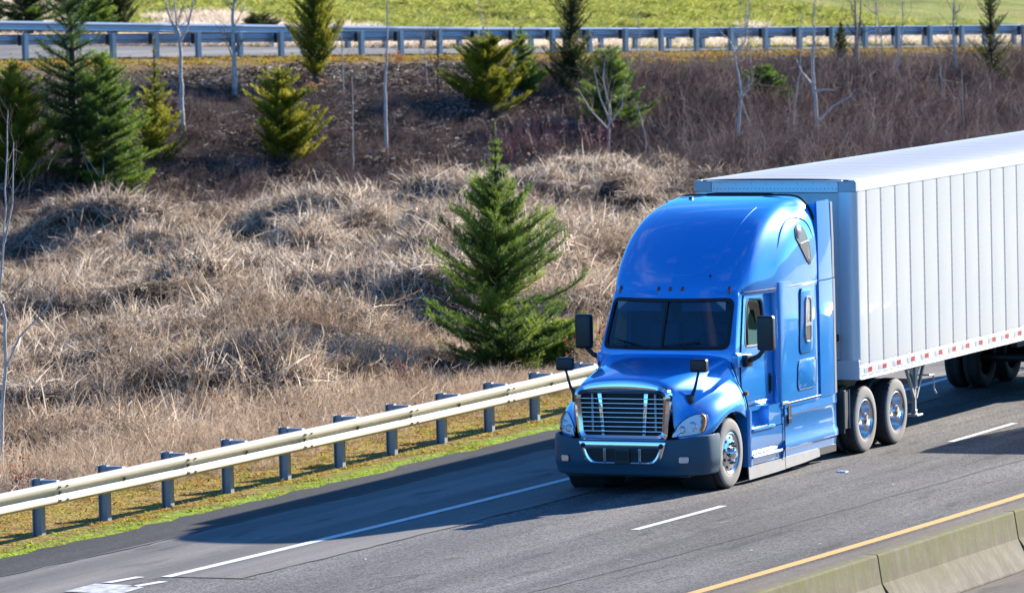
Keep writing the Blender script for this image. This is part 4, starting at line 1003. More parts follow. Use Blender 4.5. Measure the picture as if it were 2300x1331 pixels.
# ---- grille ----
gx0 = -.145
def band(poly_o, poly_i, x0, x1, bulge):
    a = [(x1, y, z) for y, z in poly_o]; b_ = [(x0, y*.99+.0, z) for y, z in poly_o]; m_ = [(x0-bulge, (y+y2)/2, (z+z2)/2) for (y, z), (y2, z2) in zip(poly_o, poly_i)]; c = [(x0, y, z) for y, z in poly_i]; d = [(x1, y, z) for y, z in poly_i]
    return MB().loft([a, b_, m_, c, d], cap0=False, cap1=False)
po = rr([(-.69, .765), (.69, .765), (.755, 1.50), (.45, 1.60), (0, 1.628), (-.45, 1.60), (-.755, 1.50)], [.12, .12, .16, .3, .3, .3, .16], 6)
pi_ = rr([(-.60, .845), (.60, .845), (.645, 1.435), (.35, 1.437), (0, 1.438), (-.35, 1.437), (-.645, 1.435)], [.08, .08, .08, .2, .2, .2, .08], 6)
gs = kp('grille_surround', band(po, pi_, gx0, gx0+.14, .03), M_chrome, 50)
kp('grille_mesh', MB().prism(pi_, gx0+.09, gx0+.10, 'yz'), M_mesh)
for k in range(8):
    z = .90+.066*k; w = .605+.04*(z-.845)/.6
    kp('grille_bar', MB().box(gx0+.005, gx0+.045, -w, w, z-.0065, z+.0065), M_chrome, 40, .004)
for side in (-1, 1):
    kp('grille_strut', MB().hexa([(gx0+.03, side*.335, .845), (gx0+.03, side*.29, .845), (gx0+.07, side*.29, .845), (gx0+.07, side*.335, .845)], [(gx0+.03, side*.39, 1.455), (gx0+.03, side*.33, 1.455), (gx0+.07, side*.33, 1.455), (gx0+.07, side*.39, 1.455)]), M_chrome, 40, .006)
    kp('grille_strut', MB().box(gx0+.06, gx0+.08, min(side*.47, side*.50), max(side*.47, side*.50), .9, 1.44), M_steel)
# ---- bumper ----
bp_path = [(-.155, 0), (-.155, .5), (-.145, .72), (-.085, .95), (.03, 1.11), (.17, 1.185), (.36, 1.212), (.50, 1.215)]
bp_path = chaikin(bp_path, 2)
full = [(x, -y) for x, y in bp_path[:0:-1]]+list(bp_path)
def bring(z, off):
    out = []
    for i, (x, y) in enumerate(full):
        a = full[max(i-1, 0)]; b_ = full[min(i+1, len(full)-1)]; t_ = Vector((b_[0]-a[0], b_[1]-a[1])).normalized(); n_ = Vector((-t_.y, t_.x))
        out.append((x+n_.x*off, y+n_.y*off, z+.0))
    return out
top = lambda y: .0
prof = [(.775, -.05), (.795, -.02), (.785, .0), (.70, .012), (.50, .014), (.40, .006), (.375, -.012), (.33, -.012), (.285, -.03), (.27, -.07)]
rings = [bring(z, o) for z, o in prof]
# the ends rise with the fender line
for r_, (z, o) in zip(rings, prof):
    for i, (x, y, zz) in enumerate(r_):
        if z > .69: r_[i] = (x, y, zz+.045*float(smooth(.75, 1.18, abs(y))))
bu = kp('bumper', MB().loft(rings, closed=False, cap0=False, cap1=False), M_bumper, 40); md = bu.modifiers.new('shell', 'SOLIDIFY'); md.thickness = .03; md.offset = -1
bo = rr([(-.68, .755), (.68, .755), (.60, .50), (.50, .435), (-.50, .435), (-.60, .50)], [.03, .03, .1, .1, .1, .1], 5); bi = rr([(-.575, .655), (.575, .655), (.52, .535), (.44, .465), (-.44, .465), (-.52, .535)], [.04, .04, .08, .08, .08, .08], 5)
bc = kp('bumper_chrome', band(bo, bi, -.178, -.12, .012), M_chrome, 50)
kp('bumper_mesh', MB().prism(bi, -.1735, -.165, 'yz'), M_mesh)
kp('bumper_crossbar', MB().box(-.185, -.17, -.52, .52, .615, .63), M_blackp)
for y in (-.27, .27): kp('bumper_strut', MB().box(-.19, -.174, y-.02, y+.02, .467, .653), M_chrome, None, .004)
kp('plate_bracket', MB().box(-.20, -.18, -.115, .115, .445, .65), M_blackp, None, .008)
kp('plate_panel', MB().box(-.205, -.2005, -.085, .085, .49, .62), M_mesh)
for y in (-.60, .60): kp('tow_hole_dark_disc', MB().tube([(-.186, y, .70), (-.1925, y, .70)], .036, 20), M_mesh, 40)  # flat dark discs carry the shade of the tow holes
for side in (-1, 1):
    ys = .915
    fo = rr([(ys-.075, .455), (ys+.075, .455), (ys+.085, .555), (ys-.075, .555)], .03, 4)
    def xb(y): return float(np.interp(abs(y), [p[1] for p in bp_path], [p[0] for p in bp_path]))-.014
    a = [(xb(y)-.004, side*y, z) for y, z in fo]; b_ = [(xb(y)-.012, side*y, z) for y, z in fo]; c = [(xb(ys+(y-ys)*.85)-.012, side*(ys+(y-ys)*.85), .505+(z-.505)*.85) for y, z in fo]; d = [(xb(ys+(y-ys)*.8)-.004, side*(ys+(y-ys)*.8), .505+(z-.505)*.8) for y, z in fo]
    fl = kp('fog_lamp', MB().loft([a, b_, c, d], cap0=False, cap1=True), M_blackp, 40)
    kp('lens', MB().loft([[(q[0]+.001, q[1], q[2]) for q in d], [(q[0]-.007, q[1], q[2]) for q in c]]), mat('fog_lens', (.75, .78, .80), .12, .6, coat=1), 40, parent=fl)
    # mud guard behind the bumper corner
kp('splash_guard', MB().box(-.02, .3, -.95, .95, .25, .30), M_dark)
# ---- headlights ----
M_refl = mat('lamp_reflector', (.95, .95, .95), .35, 0.0)
for side in (-1, 1):
    hp2 = [(.752, .822), (.757, .88), (.80, .975), (.87, 1.06), (.95, 1.115), (1.03, 1.135), (1.095, 1.12), (1.12, 1.06), (1.125, .98), (1.11, .90), (1.085, .862), (.98, .842), (.86, .832)]
    hp2 = chaikin(hp2+[hp2[0]], 1)[:-1]
    def xh(y, z): 
        q = on_hood((-1.5, side*y, z), (1, 0, 0), 0.0)
        return q.x if q is not None else float(np.interp(y, [.75, .85, .97, 1.08, 1.15], [-.13, -.07, .05, .2, .36]))
    cy, cz = .96, .975
    def sc(k, off): return [(min(xh(cy+(y-cy)*k, cz+(z-cz)*k), .42)-off, side*(cy+(y-cy)*k), cz+(z-cz)*k) for y, z in hp2]
    hl = kp('headlight', MB().loft([sc(1.0, -.01), sc(1.0, .004), sc(.93, .009), sc(.5, .004), sc(.2, .004), sc(.02, .004)], cap0=False), M_refl, 60)
    kp('lens', MB().loft([sc(1.0, .006), sc(.97, .016), sc(.7, .034), sc(.4, .042), sc(.15, .046), sc(.02, .046)], cap0=False), M_lens, 60, parent=hl)
    for (y, z, r_) in ((.99, .965, .062), (.875, .925, .048)):
        x = xh(y, z)-.006
        kp('lamp_ring', MB().tube([(x-.016, side*y+r_*math.cos(t), z+r_*math.sin(t)) for t in np.linspace(0, 2*math.pi, 21)], .008, 6, False), M_chrome, 60, parent=hl)
        kp('bulb', MB().tube([(x, side*y, z), (x-.02, side*y, z)], [.045*r_/.062, .025], 12), mat('bulb_glass', (.85, .88, .9), .1, .2), 60, parent=hl)
    st = [(y, z) for y, z in hp2 if y > 1.06]
    st.sort(key=lambda q: -q[1])
    kp('turn_signal', MB().tube([(min(xh(y, z), .42)-.022, side*y, z) for y, z in [(1.05, 1.115), (1.085, 1.09), (1.095, 1.03), (1.095, .95), (1.08, .89)]], .028, 8), M_amber, 60, parent=hl)
    lo = sc(1.01, .006); kp('lamp_seal', MB().tube(lo+[lo[0]], .006, 6, False), M_rub, 60, parent=hl)
# ---- mirrors ----
for side in (-1, 1):
    def rbox(x0, x1, y0, y1, z0, z1, b_): 
        mb = MB(); mb.box(x0, x1, min(y0, y1), max(y0, y1), z0, z1); return mb
    mm = kp('door_mirror', rbox(1.76, 1.90, side*1.30, side*1.55, 1.90, 2.40, .05), M_blackp, 60, .045, bseg=3)
    kp('mirror_arm', MB().tube([(1.82, side*1.40, 1.93), (1.84, side*1.30, 1.82), (1.86, side*1.17, 1.76), (1.86, side*1.08, 1.76)], [.032, .034, .045, .05], 8), M_blackp, 40, parent=mm)
    kp('mirror_base', MB().box(1.76, 1.98, min(side*1.07, side*1.16), max(side*1.07, side*1.16), 1.66, 1.84), M_blackp, 40, .03, parent=mm)
    kp('mirror_glass', MB().box(1.902, 1.908, min(side*1.33, side*1.52), max(side*1.33, side*1.52), 1.94, 2.36), M_alu, parent=mm)
    hmir = kp('hood_mirror', rbox(.17, .30, side*.91, side*1.16, 1.72, 1.91, .04), M_blackp, 60, .04, bseg=3)
    foot = on_hood((.24, side*3, 1.33), (0, -side, 0), 0) or Vector((.24, side*.9, 1.33))
    kp('mirror_arm', MB().tube([(.235, side*1.03, 1.74), (.24, side*.965, 1.5), (.26, side*.90, 1.36), (.26, side*.86, 1.30)], [.018, .022, .030, .034], 8), M_blackp, 40, parent=hmir)
    kp('mirror_base', MB().box(.20, .32, min(side*.80, side*.93), max(side*.80, side*.93), 1.27, 1.40), M_blackp, 40, .025, parent=hmir)

# ---- chassis fairings with steps ----
for side in (-1, 1):
    def sk(y): return side*y
    prof = [(1.04, 1.16), (1.03, 1.205), (.86, 1.222), (.83, 1.205), (.50, 1.205), (.45, 1.23), (.37, 1.235), (.34, 1.205), (.235, 1.19), (.235, 1.12), (1.04, 1.12)]
    def ring(x, k=1.0, dz=0.0): return [(x, sk(y-(1-k)), z+dz) for z, y in prof]
    kp('side_skirt', MB().loft([ring(2.98), ring(4.9), ring(5.12, .985), ring(5.22, .95)]), M_paint, 35)
    kp('skirt_seam', MB().tube([(2.972, sk(1.225), .24), (2.972, sk(1.225), 1.02)], .008, 6), M_rub)
    # front part with two steps
    kp('step_riser', MB().loft([[(1.70, sk(y), z) for y, z in ((1.05, .73), (1.205, .73), (1.21, .50), (1.17, .40), (1.05, .40))], [(2.97, sk(y), z) for y, z in ((1.05, .73), (1.21, .73), (1.21, .50), (1.17, .40), (1.05, .40))]]), M_paint, 35)
    kp('side_skirt', MB().loft([[(1.62, sk(1.0), z), (1.62, sk(1.19), z), (1.66, sk(1.212), z), (1.76, sk(1.205), z), (1.76, sk(1.0), z)] for z in (.235, 1.06)]).box(2.42, 2.972, min(sk(1.0), sk(1.205)), max(sk(1.0), sk(1.205)), .742, 1.05).hexa([(1.76, sk(1.10), .765), (2.42, sk(1.10), .765), (2.42, sk(1.0), .745), (1.76, sk(1.0), .745)], [(1.76, sk(.98), 1.06), (2.42, sk(.98), 1.06), (2.42, sk(.93), 1.06), (1.76, sk(.93), 1.06)]).box(1.76, 2.97, min(sk(1.0), sk(1.16)), max(sk(1.0), sk(1.16)), .235, .40), M_paint, 35)
    kp('step_tread', MB().box(1.76, 2.60, min(sk(.94), sk(1.235)), max(sk(.94), sk(1.235)), .732, .772), M_paint, 40, .014)
    kp('step_tread', MB().loft([[(x, sk(y), z) for y, z in ((1.0, .345), (w, .345), (w+.01, .365), (w, .385), (1.0, .385))] for x, w in ((1.72, 1.235), (2.3, 1.245), (2.75, 1.24), (2.95, 1.20))]), M_paint, 35)
    for (x0, x1, y0, y1, z) in ((1.80, 2.38, .98, 1.21, .774), (1.80, 2.70, 1.165, 1.225, .387)):
        mb = MB()
        for k in range(5): yy = y0+(y1-y0)*(k+.5)/5; mb.box(x0, x1, min(sk(yy-.008), sk(yy+.008)), max(sk(yy-.008), sk(yy+.008)), z-.003, z+.006)
        kp('step_grip', mb, M_alu)
    mb = MB().loft([[(x, sk(1.19), zt), (x, sk(1.205), zt), (x, sk(1.215), zb), (x, sk(1.195), zb)] for x, zt, zb in ((1.60, .24, .055), (2.3, .24, .06), (3.0, .235, .07))]).loft([[(x, sk(1.19), zt), (x, sk(1.205), zt), (x, sk(1.215), zb), (x, sk(1.195), zb)] for x, zt, zb in ((3.02, .235, .075), (3.7, .235, .09), (4.38, .235, .12))])
    kp('skirt_rubber', mb, M_tan, 40)
    kp('skirt_rubber', MB().box(4.42, 5.1, min(sk(1.15), sk(1.19)), max(sk(1.15), sk(1.19)), .13, .235), M_dark)
    kp('latch', MB().box(3.12, 3.24, min(sk(1.20), sk(1.235)), max(sk(1.20), sk(1.235)), .72, .80).box(3.12, 3.15, min(sk(1.2), sk(1.23)), max(sk(1.2), sk(1.23)), .8, 1.0).box(3.21, 3.24, min(sk(1.2), sk(1.23)), max(sk(1.2), sk(1.23)), .8, 1.0), M_blackp, None, .006)
    kp('latch_dark_block', MB().box(3.15, 3.21, min(sk(1.2), sk(1.228)), max(sk(1.2), sk(1.228)), .80, 1.02), M_rub)  # raised black block between the latch arms, no hollow behind it
    kp('step_light', MB().box(2.90, 3.12, min(sk(1.18), sk(1.235)), max(sk(1.18), sk(1.235)), 1.03, 1.055), M_steel, None, .005)
    # flap ahead of the drive wheels
    kp('mud_flap', MB().box(5.40, 5.43, min(sk(.62), sk(1.21)), max(sk(.62), sk(1.21)), .35, 1.0).box(5.42, 5.60, min(sk(1.2), sk(1.215)), max(sk(1.2), sk(1.215)), .42, 1.0), M_dark, None, .01)
    kp('mud_flap_edge', MB().tube([(5.60, sk(1.22), .42), (5.60, sk(1.22), 1.0)], .010, 6), M_grey, 40)
# ---- frame, axles, wheels ----
for y in (-.43, .43): kp('frame_rail', MB().box(.2, 8.0, y-.04, y+.04, .70, .98), M_dark)
kp('fifth_wheel', MB().box(6.2, 7.2, -.45, .45, 1.0, 1.10), M_dark)
kp('deck', MB().box(4.5, 5.5, -.9, .9, .98, 1.02), M_dark)
kp('fuel_tank', MB().tube([(2.9, -.85, .62), (4.6, -.85, .62)], .27, 20).tube([(2.9, .85, .62), (4.6, .85, .62)], .27, 20), M_alu, 40)
AX, D1 = .948, 6.142
for side in (-1, 1):
    wheel(tk, 0, AX, side, 1.205, 'steer')
    for x in (D1, D1+1.32): wheel(tk, 0, x, side, 1.275, 'drive'); wheel(tk, 0, x, side, .945, 'inner')
kp('axle', MB().tube([(AX, -1.0, .5), (AX, 1.0, .5)], .06, 8).tube([(D1, -1.0, .5), (D1, 1.0, .5)], .09, 8).tube([(D1+1.32, -1.0, .5), (D1+1.32, 1.0, .5)], .09, 8), M_dark)
kp('air_line', MB().tube([(4.5, -.4, 1.7), (4.9, -.5, 1.45), (5.3, -.8, 1.5), (5.8, -.98, 1.75)], .018, 6).tube([(4.5, -.3, 1.7), (5.0, -.4, 1.4), (5.4, -.7, 1.45), (5.8, -.92, 1.75)], .018, 6), M_dark, 40)
# ---- car that follows in the passing lane (only its shadow reaches the picture) ----
car = thing('following_car', 'grey car following in the passing lane beside the trailer, its shadow on the road', 'car', (8.6, -4.0, 0))
M_carp = mat('grey_car_paint', (.20, .21, .22), .3, .3, coat=1)
sect = [(0, .45, .86), (.08, .35, .92), (.9, .32, 1.02), (1.25, .32, 1.06), (3.0, .32, 1.08), (4.3, .34, 1.06), (4.75, .40, .95)]
mb = MB().loft([[(x, -.88, z0+.12), (x, -.93, .62), (x, -.90, z1-.1), (x, -.78, z1), (x, .78, z1), (x, .90, z1-.1), (x, .93, .62), (x, .88, z0+.12), (x, .7, z0), (x, -.7, z0)] for x, z0, z1 in sect])
mb.build('body', M_carp, car, 35)
mb = MB()
roofp = [(2.05, 1.70), (2.6, 1.76), (4.2, 1.74), (4.55, 1.66)]
mb.loft([[(x, -.66, z-.05), (x, -.55, z), (x, .55, z), (x, .66, z-.03), (x, .6, z-.05), (x, -.6, z-.05)] for x, z in roofp])
for y in (-1, 1):
    for (xa, xb2) in ((1.25, 2.08), (2.95, 2.9), (3.85, 3.8), (4.72, 4.5)): mb.tube([(xa, y*.84, 1.04), (xb2, y*.63, 1.68)], .045, 6)
mb.build('roof', M_carp, car, 35)
mb = MB()
for y in (-1, 1): mb.add([(1.3, y*.83, 1.06), (4.68, y*.83, 1.06), (4.5, y*.64, 1.66), (2.1, y*.64, 1.66)], [(0, 1, 2, 3)])
mb.add([(1.28, -.8, 1.06), (1.28, .8, 1.06), (2.08, .62, 1.68), (2.08, -.62, 1.68)], [(0, 1, 2, 3)])
mb.build('window', glass_mat('car_glass', (.6, .65, .65)), car)
MB().box(2.5, 2.75, -.6, -.15, .6, 1.45).box(2.5, 2.75, .15, .6, .6, 1.45).box(3.5, 3.75, -.6, .6, .6, 1.4).build('seat', M_inter, car, None, .05)
for side in (-1, 1):
    for x in (.95, 3.8):
        MB().lathe([(.2, .03), (.3, 0), (.335, .03), (.335, .18), (.3, .2), (.2, .2)], 36, (x, side*.93-(.2 if side > 0 else 0), .335)).build('wheel', M_tyre, car, 40)
# ---- raised road stud ----
for side in (-1, 1):
    MB().box(-.02, .06, side*.72-.14, side*.72+.14, .66, .80).build('headlight', M_refl, car, None, .03)
MB().box(-.05, .10, -.86, .86, .34, .52).build('bumper', M_dark, car, None, .04)
MB().box(-.015, .05, -.5, .5, .6, .78).build('grille', M_mesh, car, None, .01)
stud = MB().loft([[(-.06, -.06, 0), (-.06, .06, 0), (.06, .06, 0), (.06, -.06, 0)], [(-.035, -.055, .02), (-.035, .055, .02), (.035, .055, .02), (.035, -.055, .02)]])
for i, (x, y, lb) in enumerate(((3.36, -1.96, 'pale raised reflective stud on the lane line beside the tractor'), (15.55, -1.96, 'raised reflective stud on the lane line far back along the trailer'))):
    o = stud.build('road_stud', mat('stud_ceramic', (.62, .64, .68), .3)); o.location = (x, y+float(bend(x)), .001); o.scale = (1.2, 1.2, 1); tag(o, lb, 'road stud')
# ======================= VEGETATION =========================================
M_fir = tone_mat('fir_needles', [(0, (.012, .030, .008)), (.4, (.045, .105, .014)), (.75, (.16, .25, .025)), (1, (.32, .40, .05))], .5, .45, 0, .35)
M_cedar = tone_mat('cedar_sprays', [(0, (.03, .045, .006)), (.35, (.13, .16, .014)), (.7, (.32, .31, .025)), (1, (.50, .42, .05))], .6, .42, 0)
M_olive = tone_mat('olive_sprays', [(0, (.018, .026, .010)), (.5, (.06, .08, .022)), (1, (.16, .15, .04))], .6, .35, 0)
M_bark = mat('bark_brown', (.09, .065, .05), .9, vary=.7, vscale=14, vcol=(.04, .03, .025), bump=.6, bscale=40)
M_pale = mat('bark_pale', (.66, .61, .55), .8, vary=.85, vscale=5, vcol=(.24, .21, .19), bump=.4, bscale=30, stretch=(6, 6, 1.2))
M_twig = mat('twig_grey', (.26, .21, .18), .85, vary=.6, vscale=6, vcol=(.15, .11, .09))
M_twigd = mat('twig_dark', (.10, .07, .055), .9)
def unit(v): return v/np.maximum(np.linalg.norm(v, axis=-1, keepdims=True), 1e-9)
def needles(p0, p1, per_m, ln, wd, rng, spread=1.0, tone0=None, fwd=.55):
    """thin triangles along many twig segments at once -> V,T,tone"""
    L = np.linalg.norm(p1-p0, axis=1); n = np.maximum(1, (L*per_m).astype(int)); ix = np.repeat(np.arange(len(L)), n); N = len(ix)
    u = rng.random(N)[:, None]; base = p0[ix]*(1-u)+p1[ix]*u; d = unit(p1-p0)[ix]
    rnd = unit(rng.normal(size=(N, 3))); side = unit(rnd-d*(rnd*d).sum(1, keepdims=True))
    dirn = unit(side*spread+d*(fwd+.35*rng.random((N, 1)))); w = unit(np.cross(dirn, rng.normal(size=(N, 3))))
    l = ln*(.7+.6*rng.random((N, 1))); b0 = base-w*wd/2; b1 = base+w*wd/2; tip = base+dirn*l
    V = np.stack([b0, b1, tip], 1).reshape(-1, 3); T = np.arange(3*N).reshape(-1, 3)
    tn = (tone0[ix] if tone0 is not None else np.full(N, .5))+rng.normal(0, .10, N)
    return V, T, np.repeat(tn, 3)
def tubes(paths, sides=3):
    """many polylines with radii [(pts(n,3), r(n))] -> V,F quads"""
    Vs, Fs, k = [], [], 0
    for pts, r in paths:
        pts = np.asarray(pts, float); n = len(pts)
        d = unit(np.gradient(pts, axis=0)); a = unit(np.cross(d, np.array([.31, .87, .2]))); b_ = np.cross(d, a)
        for j in range(sides):
            t_ = 2*math.pi*j/sides; Vs.append(pts+(a*math.cos(t_)+b_*math.sin(t_))*np.asarray(r)[:, None])
        for i in range(n-1):
            for j in range(sides): Fs.append((k+j*n+i, k+((j+1) % sides)*n+i, k+((j+1) % sides)*n+i+1, k+j*n+i+1))
        k += sides*n
    return np.concatenate(Vs), np.array(Fs)
def conifer(name, label, loc, h, rad, seed, style='fir', detail=1.0, m=None, lean=0.0, group=None, low=.03, prof=None, gap=0.0, cat='tree', toneb=0.0):
    rng = np.random.default_rng(seed); loc = (loc[0], loc[1], float(height(loc[0], loc[1]))-.03); t_ = thing(name, label, cat, loc, rng.random()*6.28, group)
    tz = np.linspace(0, 1, 10); wob = np.cumsum(rng.normal(0, .006*h, (10, 2)), 0)
    trunk = np.stack([wob[:, 0]+lean*tz*h, wob[:, 1], tz*h-.1], 1)
    tr_ = (.020*h+.012)*(1-tz)**.8+.006
    def at(z): return np.array([np.interp(z, tz, trunk[:, i]) for i in range(3)])
    wood = [(trunk, tr_)]; P0, P1, TN = [], [], []
    prof = prof or (lambda u: (1-u)**.85*(.55+.45*min(1, u/.14)))
    z = low; golden = rng.random()*6
    step = {'fir': .038, 'cedar': .030, 'thuja': .026}[style]/max(.6, detail**.3)
    while z < .985:
        nb = int(rng.integers(*((8, 12) if detail > 1 else (6, 9)))) if style == 'fir' else int(rng.integers(5, 8))
        for k in range(nb):
            golden += 2.399+rng.normal(0, .3)
            if rng.random() < gap: continue
            L = rad*prof(z)*(rng.uniform(.38, 1.25) if style == 'fir' else rng.uniform(.22, 1.4))
            if L < .03*h*.3: L = .03*h*.3
            if style == 'fir': up0, up1 = ((.16+.5*z)+rng.normal(0, .18), .60+.6*z) if detail > 1 else ((.15+.55*z)+rng.normal(0, .12), .55+.5*z)
            elif style == 'cedar': up0, up1 = .45+rng.normal(0, .25), .9
            else: up0, up1 = .7+rng.normal(0, .25), 1.3
            a = np.array([math.cos(golden), math.sin(golden), 0]); n = 7; pts = [at(z)]; 
            for i in range(1, n):
                u = i/(n-1); sl = up0*(1-u)+up1*u-(.25*(1-z) if style == 'fir' else 0)*math.sin(math.pi*u)
                pts.append(pts[-1]+unit(a+np.array([0, 0, sl])+rng.normal(0, .08, 3))*L/(n-1)*(1+.25*abs(sl)))
            pts = np.array(pts); wood.append((pts, (.006*h*.35+.010*L)*(1-np.linspace(0, .85, n))))
            bt = rng.normal(.5+toneb, .13 if style == 'fir' else .17)
            # side shoots in the branch plane
            sp = ((.050 if detail > 1 else .032) if style == 'fir' else .045)*max(h, 2.0)/4/detail**.5; u = .06
            while u < 1.0:
                i = u*(n-1); k0 = min(int(i), n-2); q = pts[k0]*(1-(i-k0))+pts[k0+1]*(i-k0); d = unit(pts[k0+1]-pts[k0]); s_ = unit(np.cross(d, [0, 0, 1.0]))
                for sg in (-1, 1):
                    l2 = L*(.42*(1-u)+.10)*rng.uniform(.5, 1.2) if not (style == 'fir' and detail > 1) else rng.uniform(.10, .30)*min(1, .45+L*.7)+L*.20*(1-u)*rng.random()
                    v = unit(d*.75+s_*sg*rng.uniform(.5, 1.0)+np.array([0, 0, (rng.uniform(-.1, .95) if detail > 1 else rng.uniform(.0, .45)) if style == 'fir' else rng.uniform(.3, 1.0)]))
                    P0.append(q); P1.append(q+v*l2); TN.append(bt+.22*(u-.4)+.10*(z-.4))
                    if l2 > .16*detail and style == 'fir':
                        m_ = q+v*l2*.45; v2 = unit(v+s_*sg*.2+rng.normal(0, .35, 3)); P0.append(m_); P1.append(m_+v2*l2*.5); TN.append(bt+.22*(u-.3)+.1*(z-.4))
                u += sp/max(L, .1)*rng.uniform(.7, 1.3)
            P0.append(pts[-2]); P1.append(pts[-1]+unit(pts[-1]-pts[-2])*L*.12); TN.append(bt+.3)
        z += step*rng.uniform(.75, 1.25)
    # leader
    P0.append(at(.93)); P1.append(at(1.0)+np.array([0, 0, .06*h])); TN.append(.75)
    P0, P1, TN = np.array(P0), np.array(P1), np.array(TN)
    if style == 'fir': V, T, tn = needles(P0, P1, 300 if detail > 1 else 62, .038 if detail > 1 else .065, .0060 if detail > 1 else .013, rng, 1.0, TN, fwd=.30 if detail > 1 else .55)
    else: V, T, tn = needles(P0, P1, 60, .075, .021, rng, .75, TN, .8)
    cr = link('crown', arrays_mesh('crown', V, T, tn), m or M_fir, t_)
    V, F = tubes(wood, 5); link('trunk', arrays_mesh('trunk', V, F, smooth=True), M_bark, t_)
    return t_
ctop = lambda u: (1-u)**.62*(.72+.28*min(1, u/.2))
cfull = lambda u: (1-u)**.42*(.8+.2*min(1, u/.15))
G_C = 'young conifers on the embankment'
conifer('fir_tree', 'young fir with open upright leader standing behind the guardrail left of the tractor', (25.86, 13.6, -.85), 4.65, 1.5, 11, 'fir', 1.15, M_fir, .0, None, .015, lambda u: float(np.interp(u, [0, .12, .3, .42, .6, .78, .9, 1], [.66, .88, 1.0, .88, .52, .24, .07, .02])), .26, toneb=.07)
conifer('fir_seedling', 'low bright green fir seedling between the young fir and the tractor mirror', (27.0, 12.9, -.85), 1.0, .8, 13, 'fir', 1.2, M_fir, toneb=.36, cat='seedling')
conifer('fir_tree', 'tallest dark fir at the left, rising in front of the ramp guardrails', (75.31, 49.56, .05), 7.6, 1.45, 21, 'fir', .8, M_fir, .0, G_C, .01, cfull, toneb=-.20)
conifer('fir_tree', 'lighter green fir leaning out in front of the tallest dark fir', (75.6, 48.55, -.1), 4.1, 1.35, 22, 'fir', .85, M_fir, .05, G_C, .01, cfull, toneb=.08)
conifer('cedar_tree', 'yellow green cedar at the left edge beside the dark fir', (73.4, 50.4, .15), 3.75, 1.4, 23, 'cedar', .8, M_cedar, 0, G_C, .02, ctop, toneb=-.05)
conifer('cedar_tree', 'slim pointed yellow green cedar just right of the left firs', (79.46, 49.06, .2), 3.75, 1.15, 24, 'cedar', .75, M_cedar, 0, G_C, .02, lambda u: (1-u)**1.25*(.75+.25*min(1, u/.1)), .26)
conifer('cedar_bush', 'broad many stemmed cedar bush alone on the dark slope', (84.15, 47.17, .0), 2.85, 1.25, 25, 'cedar', .9, M_cedar, 0, G_C, .02, lambda u: (1-u)**.5*(.7+.3*min(1, u/.2)), .26, 'bush')
conifer('thuja_tree', 'columnar thuja in front of the ramp guardrail, bare brown at its foot', (93.37, 50.66, 1.7), 4.3, .95, 26, 'thuja', .95, M_cedar, 0, G_C, .10, lambda u: min(1, .45+u*2.2)*(1-u)**.42, .0, toneb=-.02)
conifer('cedar_bush', 'rounded yellow green cedar bush with red stems before it, above the young fir', (97.30, 46.32, .8), 2.6, 1.35, 27, 'cedar', .85, M_cedar, 0, G_C, .02, lambda u: (1-u)**.6, .26, 'bush', toneb=-.06)
conifer('fir_tree', 'feathery small fir rising behind the rounded cedar bush', (101.48, 47.05, 1.4), 2.5, .95, 28, 'fir', .75, M_fir, 0, G_C, .05, None, .1, toneb=.08)
conifer('thuja_tree', 'dark tapering thuja that crosses the ramp guardrail in the middle', (102.42, 45.74, .9), 5.0, 1.0, 29, 'thuja', .9, M_olive, 0, G_C, .03, lambda u: (1-u)**.75, .04, toneb=.02)
conifer('fir_tree', 'thin blue green fir entwined with a pale bare sapling, above the tractor cab', (99.9, 43.2, .15), 3.0, 1.3, 30, 'fir', .7, M_fir, 0, G_C, .03, ctop, .15, toneb=.05)
conifer('fir_seedling', 'tiny round fir on the slope under the ramp, right of the middle', (107.85, 44.21, .98), .95, .32, 31, 'fir', .9, M_fir, 0, G_C, .03, ctop, 0, 'seedling', toneb=.2)
conifer('fir_tree', 'squat dark green fir half hidden in the brush above the trailer front', (107.99, 41.34, .2), 1.95, 1.2, 32, 'fir', .8, M_fir, 0, G_C, .03, ctop, .0, toneb=-.06)
conifer('thuja_tree', 'thin faded thuja among the bare trunks under the ramp rail', (118.49, 42.62, 1.2), 2.1, .42, 33, 'thuja', .7, M_olive, 0, G_C, .03, ctop, .1)
conifer('thuja_tree', 'tall narrow dark thuja near the right edge', (120.02, 37.56, .0), 4.6, .9, 34, 'thuja', .7, M_olive, 0, G_C, .03, lambda u: (1-u)**.4*.8, .3, toneb=-.12)
G_B = 'conifers beyond the ramp'
conifer('fir_tree', 'dark spreading fir beyond the ramp at the top left corner', (98.2, 63.6, 3.75), 3.6, 1.25, 41, 'fir', .6, M_fir, 0, G_B, .02, ctop, toneb=-.15)
conifer('fir_tree', 'bright green fir beyond the ramp behind the tallest dark fir', (101.0, 62.6, 3.6), 2.3, 1.1, 42, 'fir', .6, M_fir, 0, G_B, .02, ctop, toneb=.1)
conifer('thuja_tree', 'dense dark thuja beyond the ramp at the end of the dark fir row', (102.84, 62.55, 3.7), 2.4, .62, 43, 'thuja', .8, M_olive, 0, G_B, .02, lambda u: (1-u)**.35, 0, toneb=-.05)
conifer('fir_tree', 'dark fir beyond the ramp at the very left edge', (96.6, 64.0, 3.8), 3.0, .95, 44, 'fir', .6, M_fir, 0, G_B, .02, ctop, toneb=-.2)  # crown shifted to the darker needle tones
conifer('olive_bush', 'small olive bush beyond the ramp, left of the columnar thuja', (109.40, 60.53, 3.4), .95, .62, 45, 'cedar', .9, M_olive, 0, G_B, .02, lambda u: (1-u)**.4, .1, 'bush')

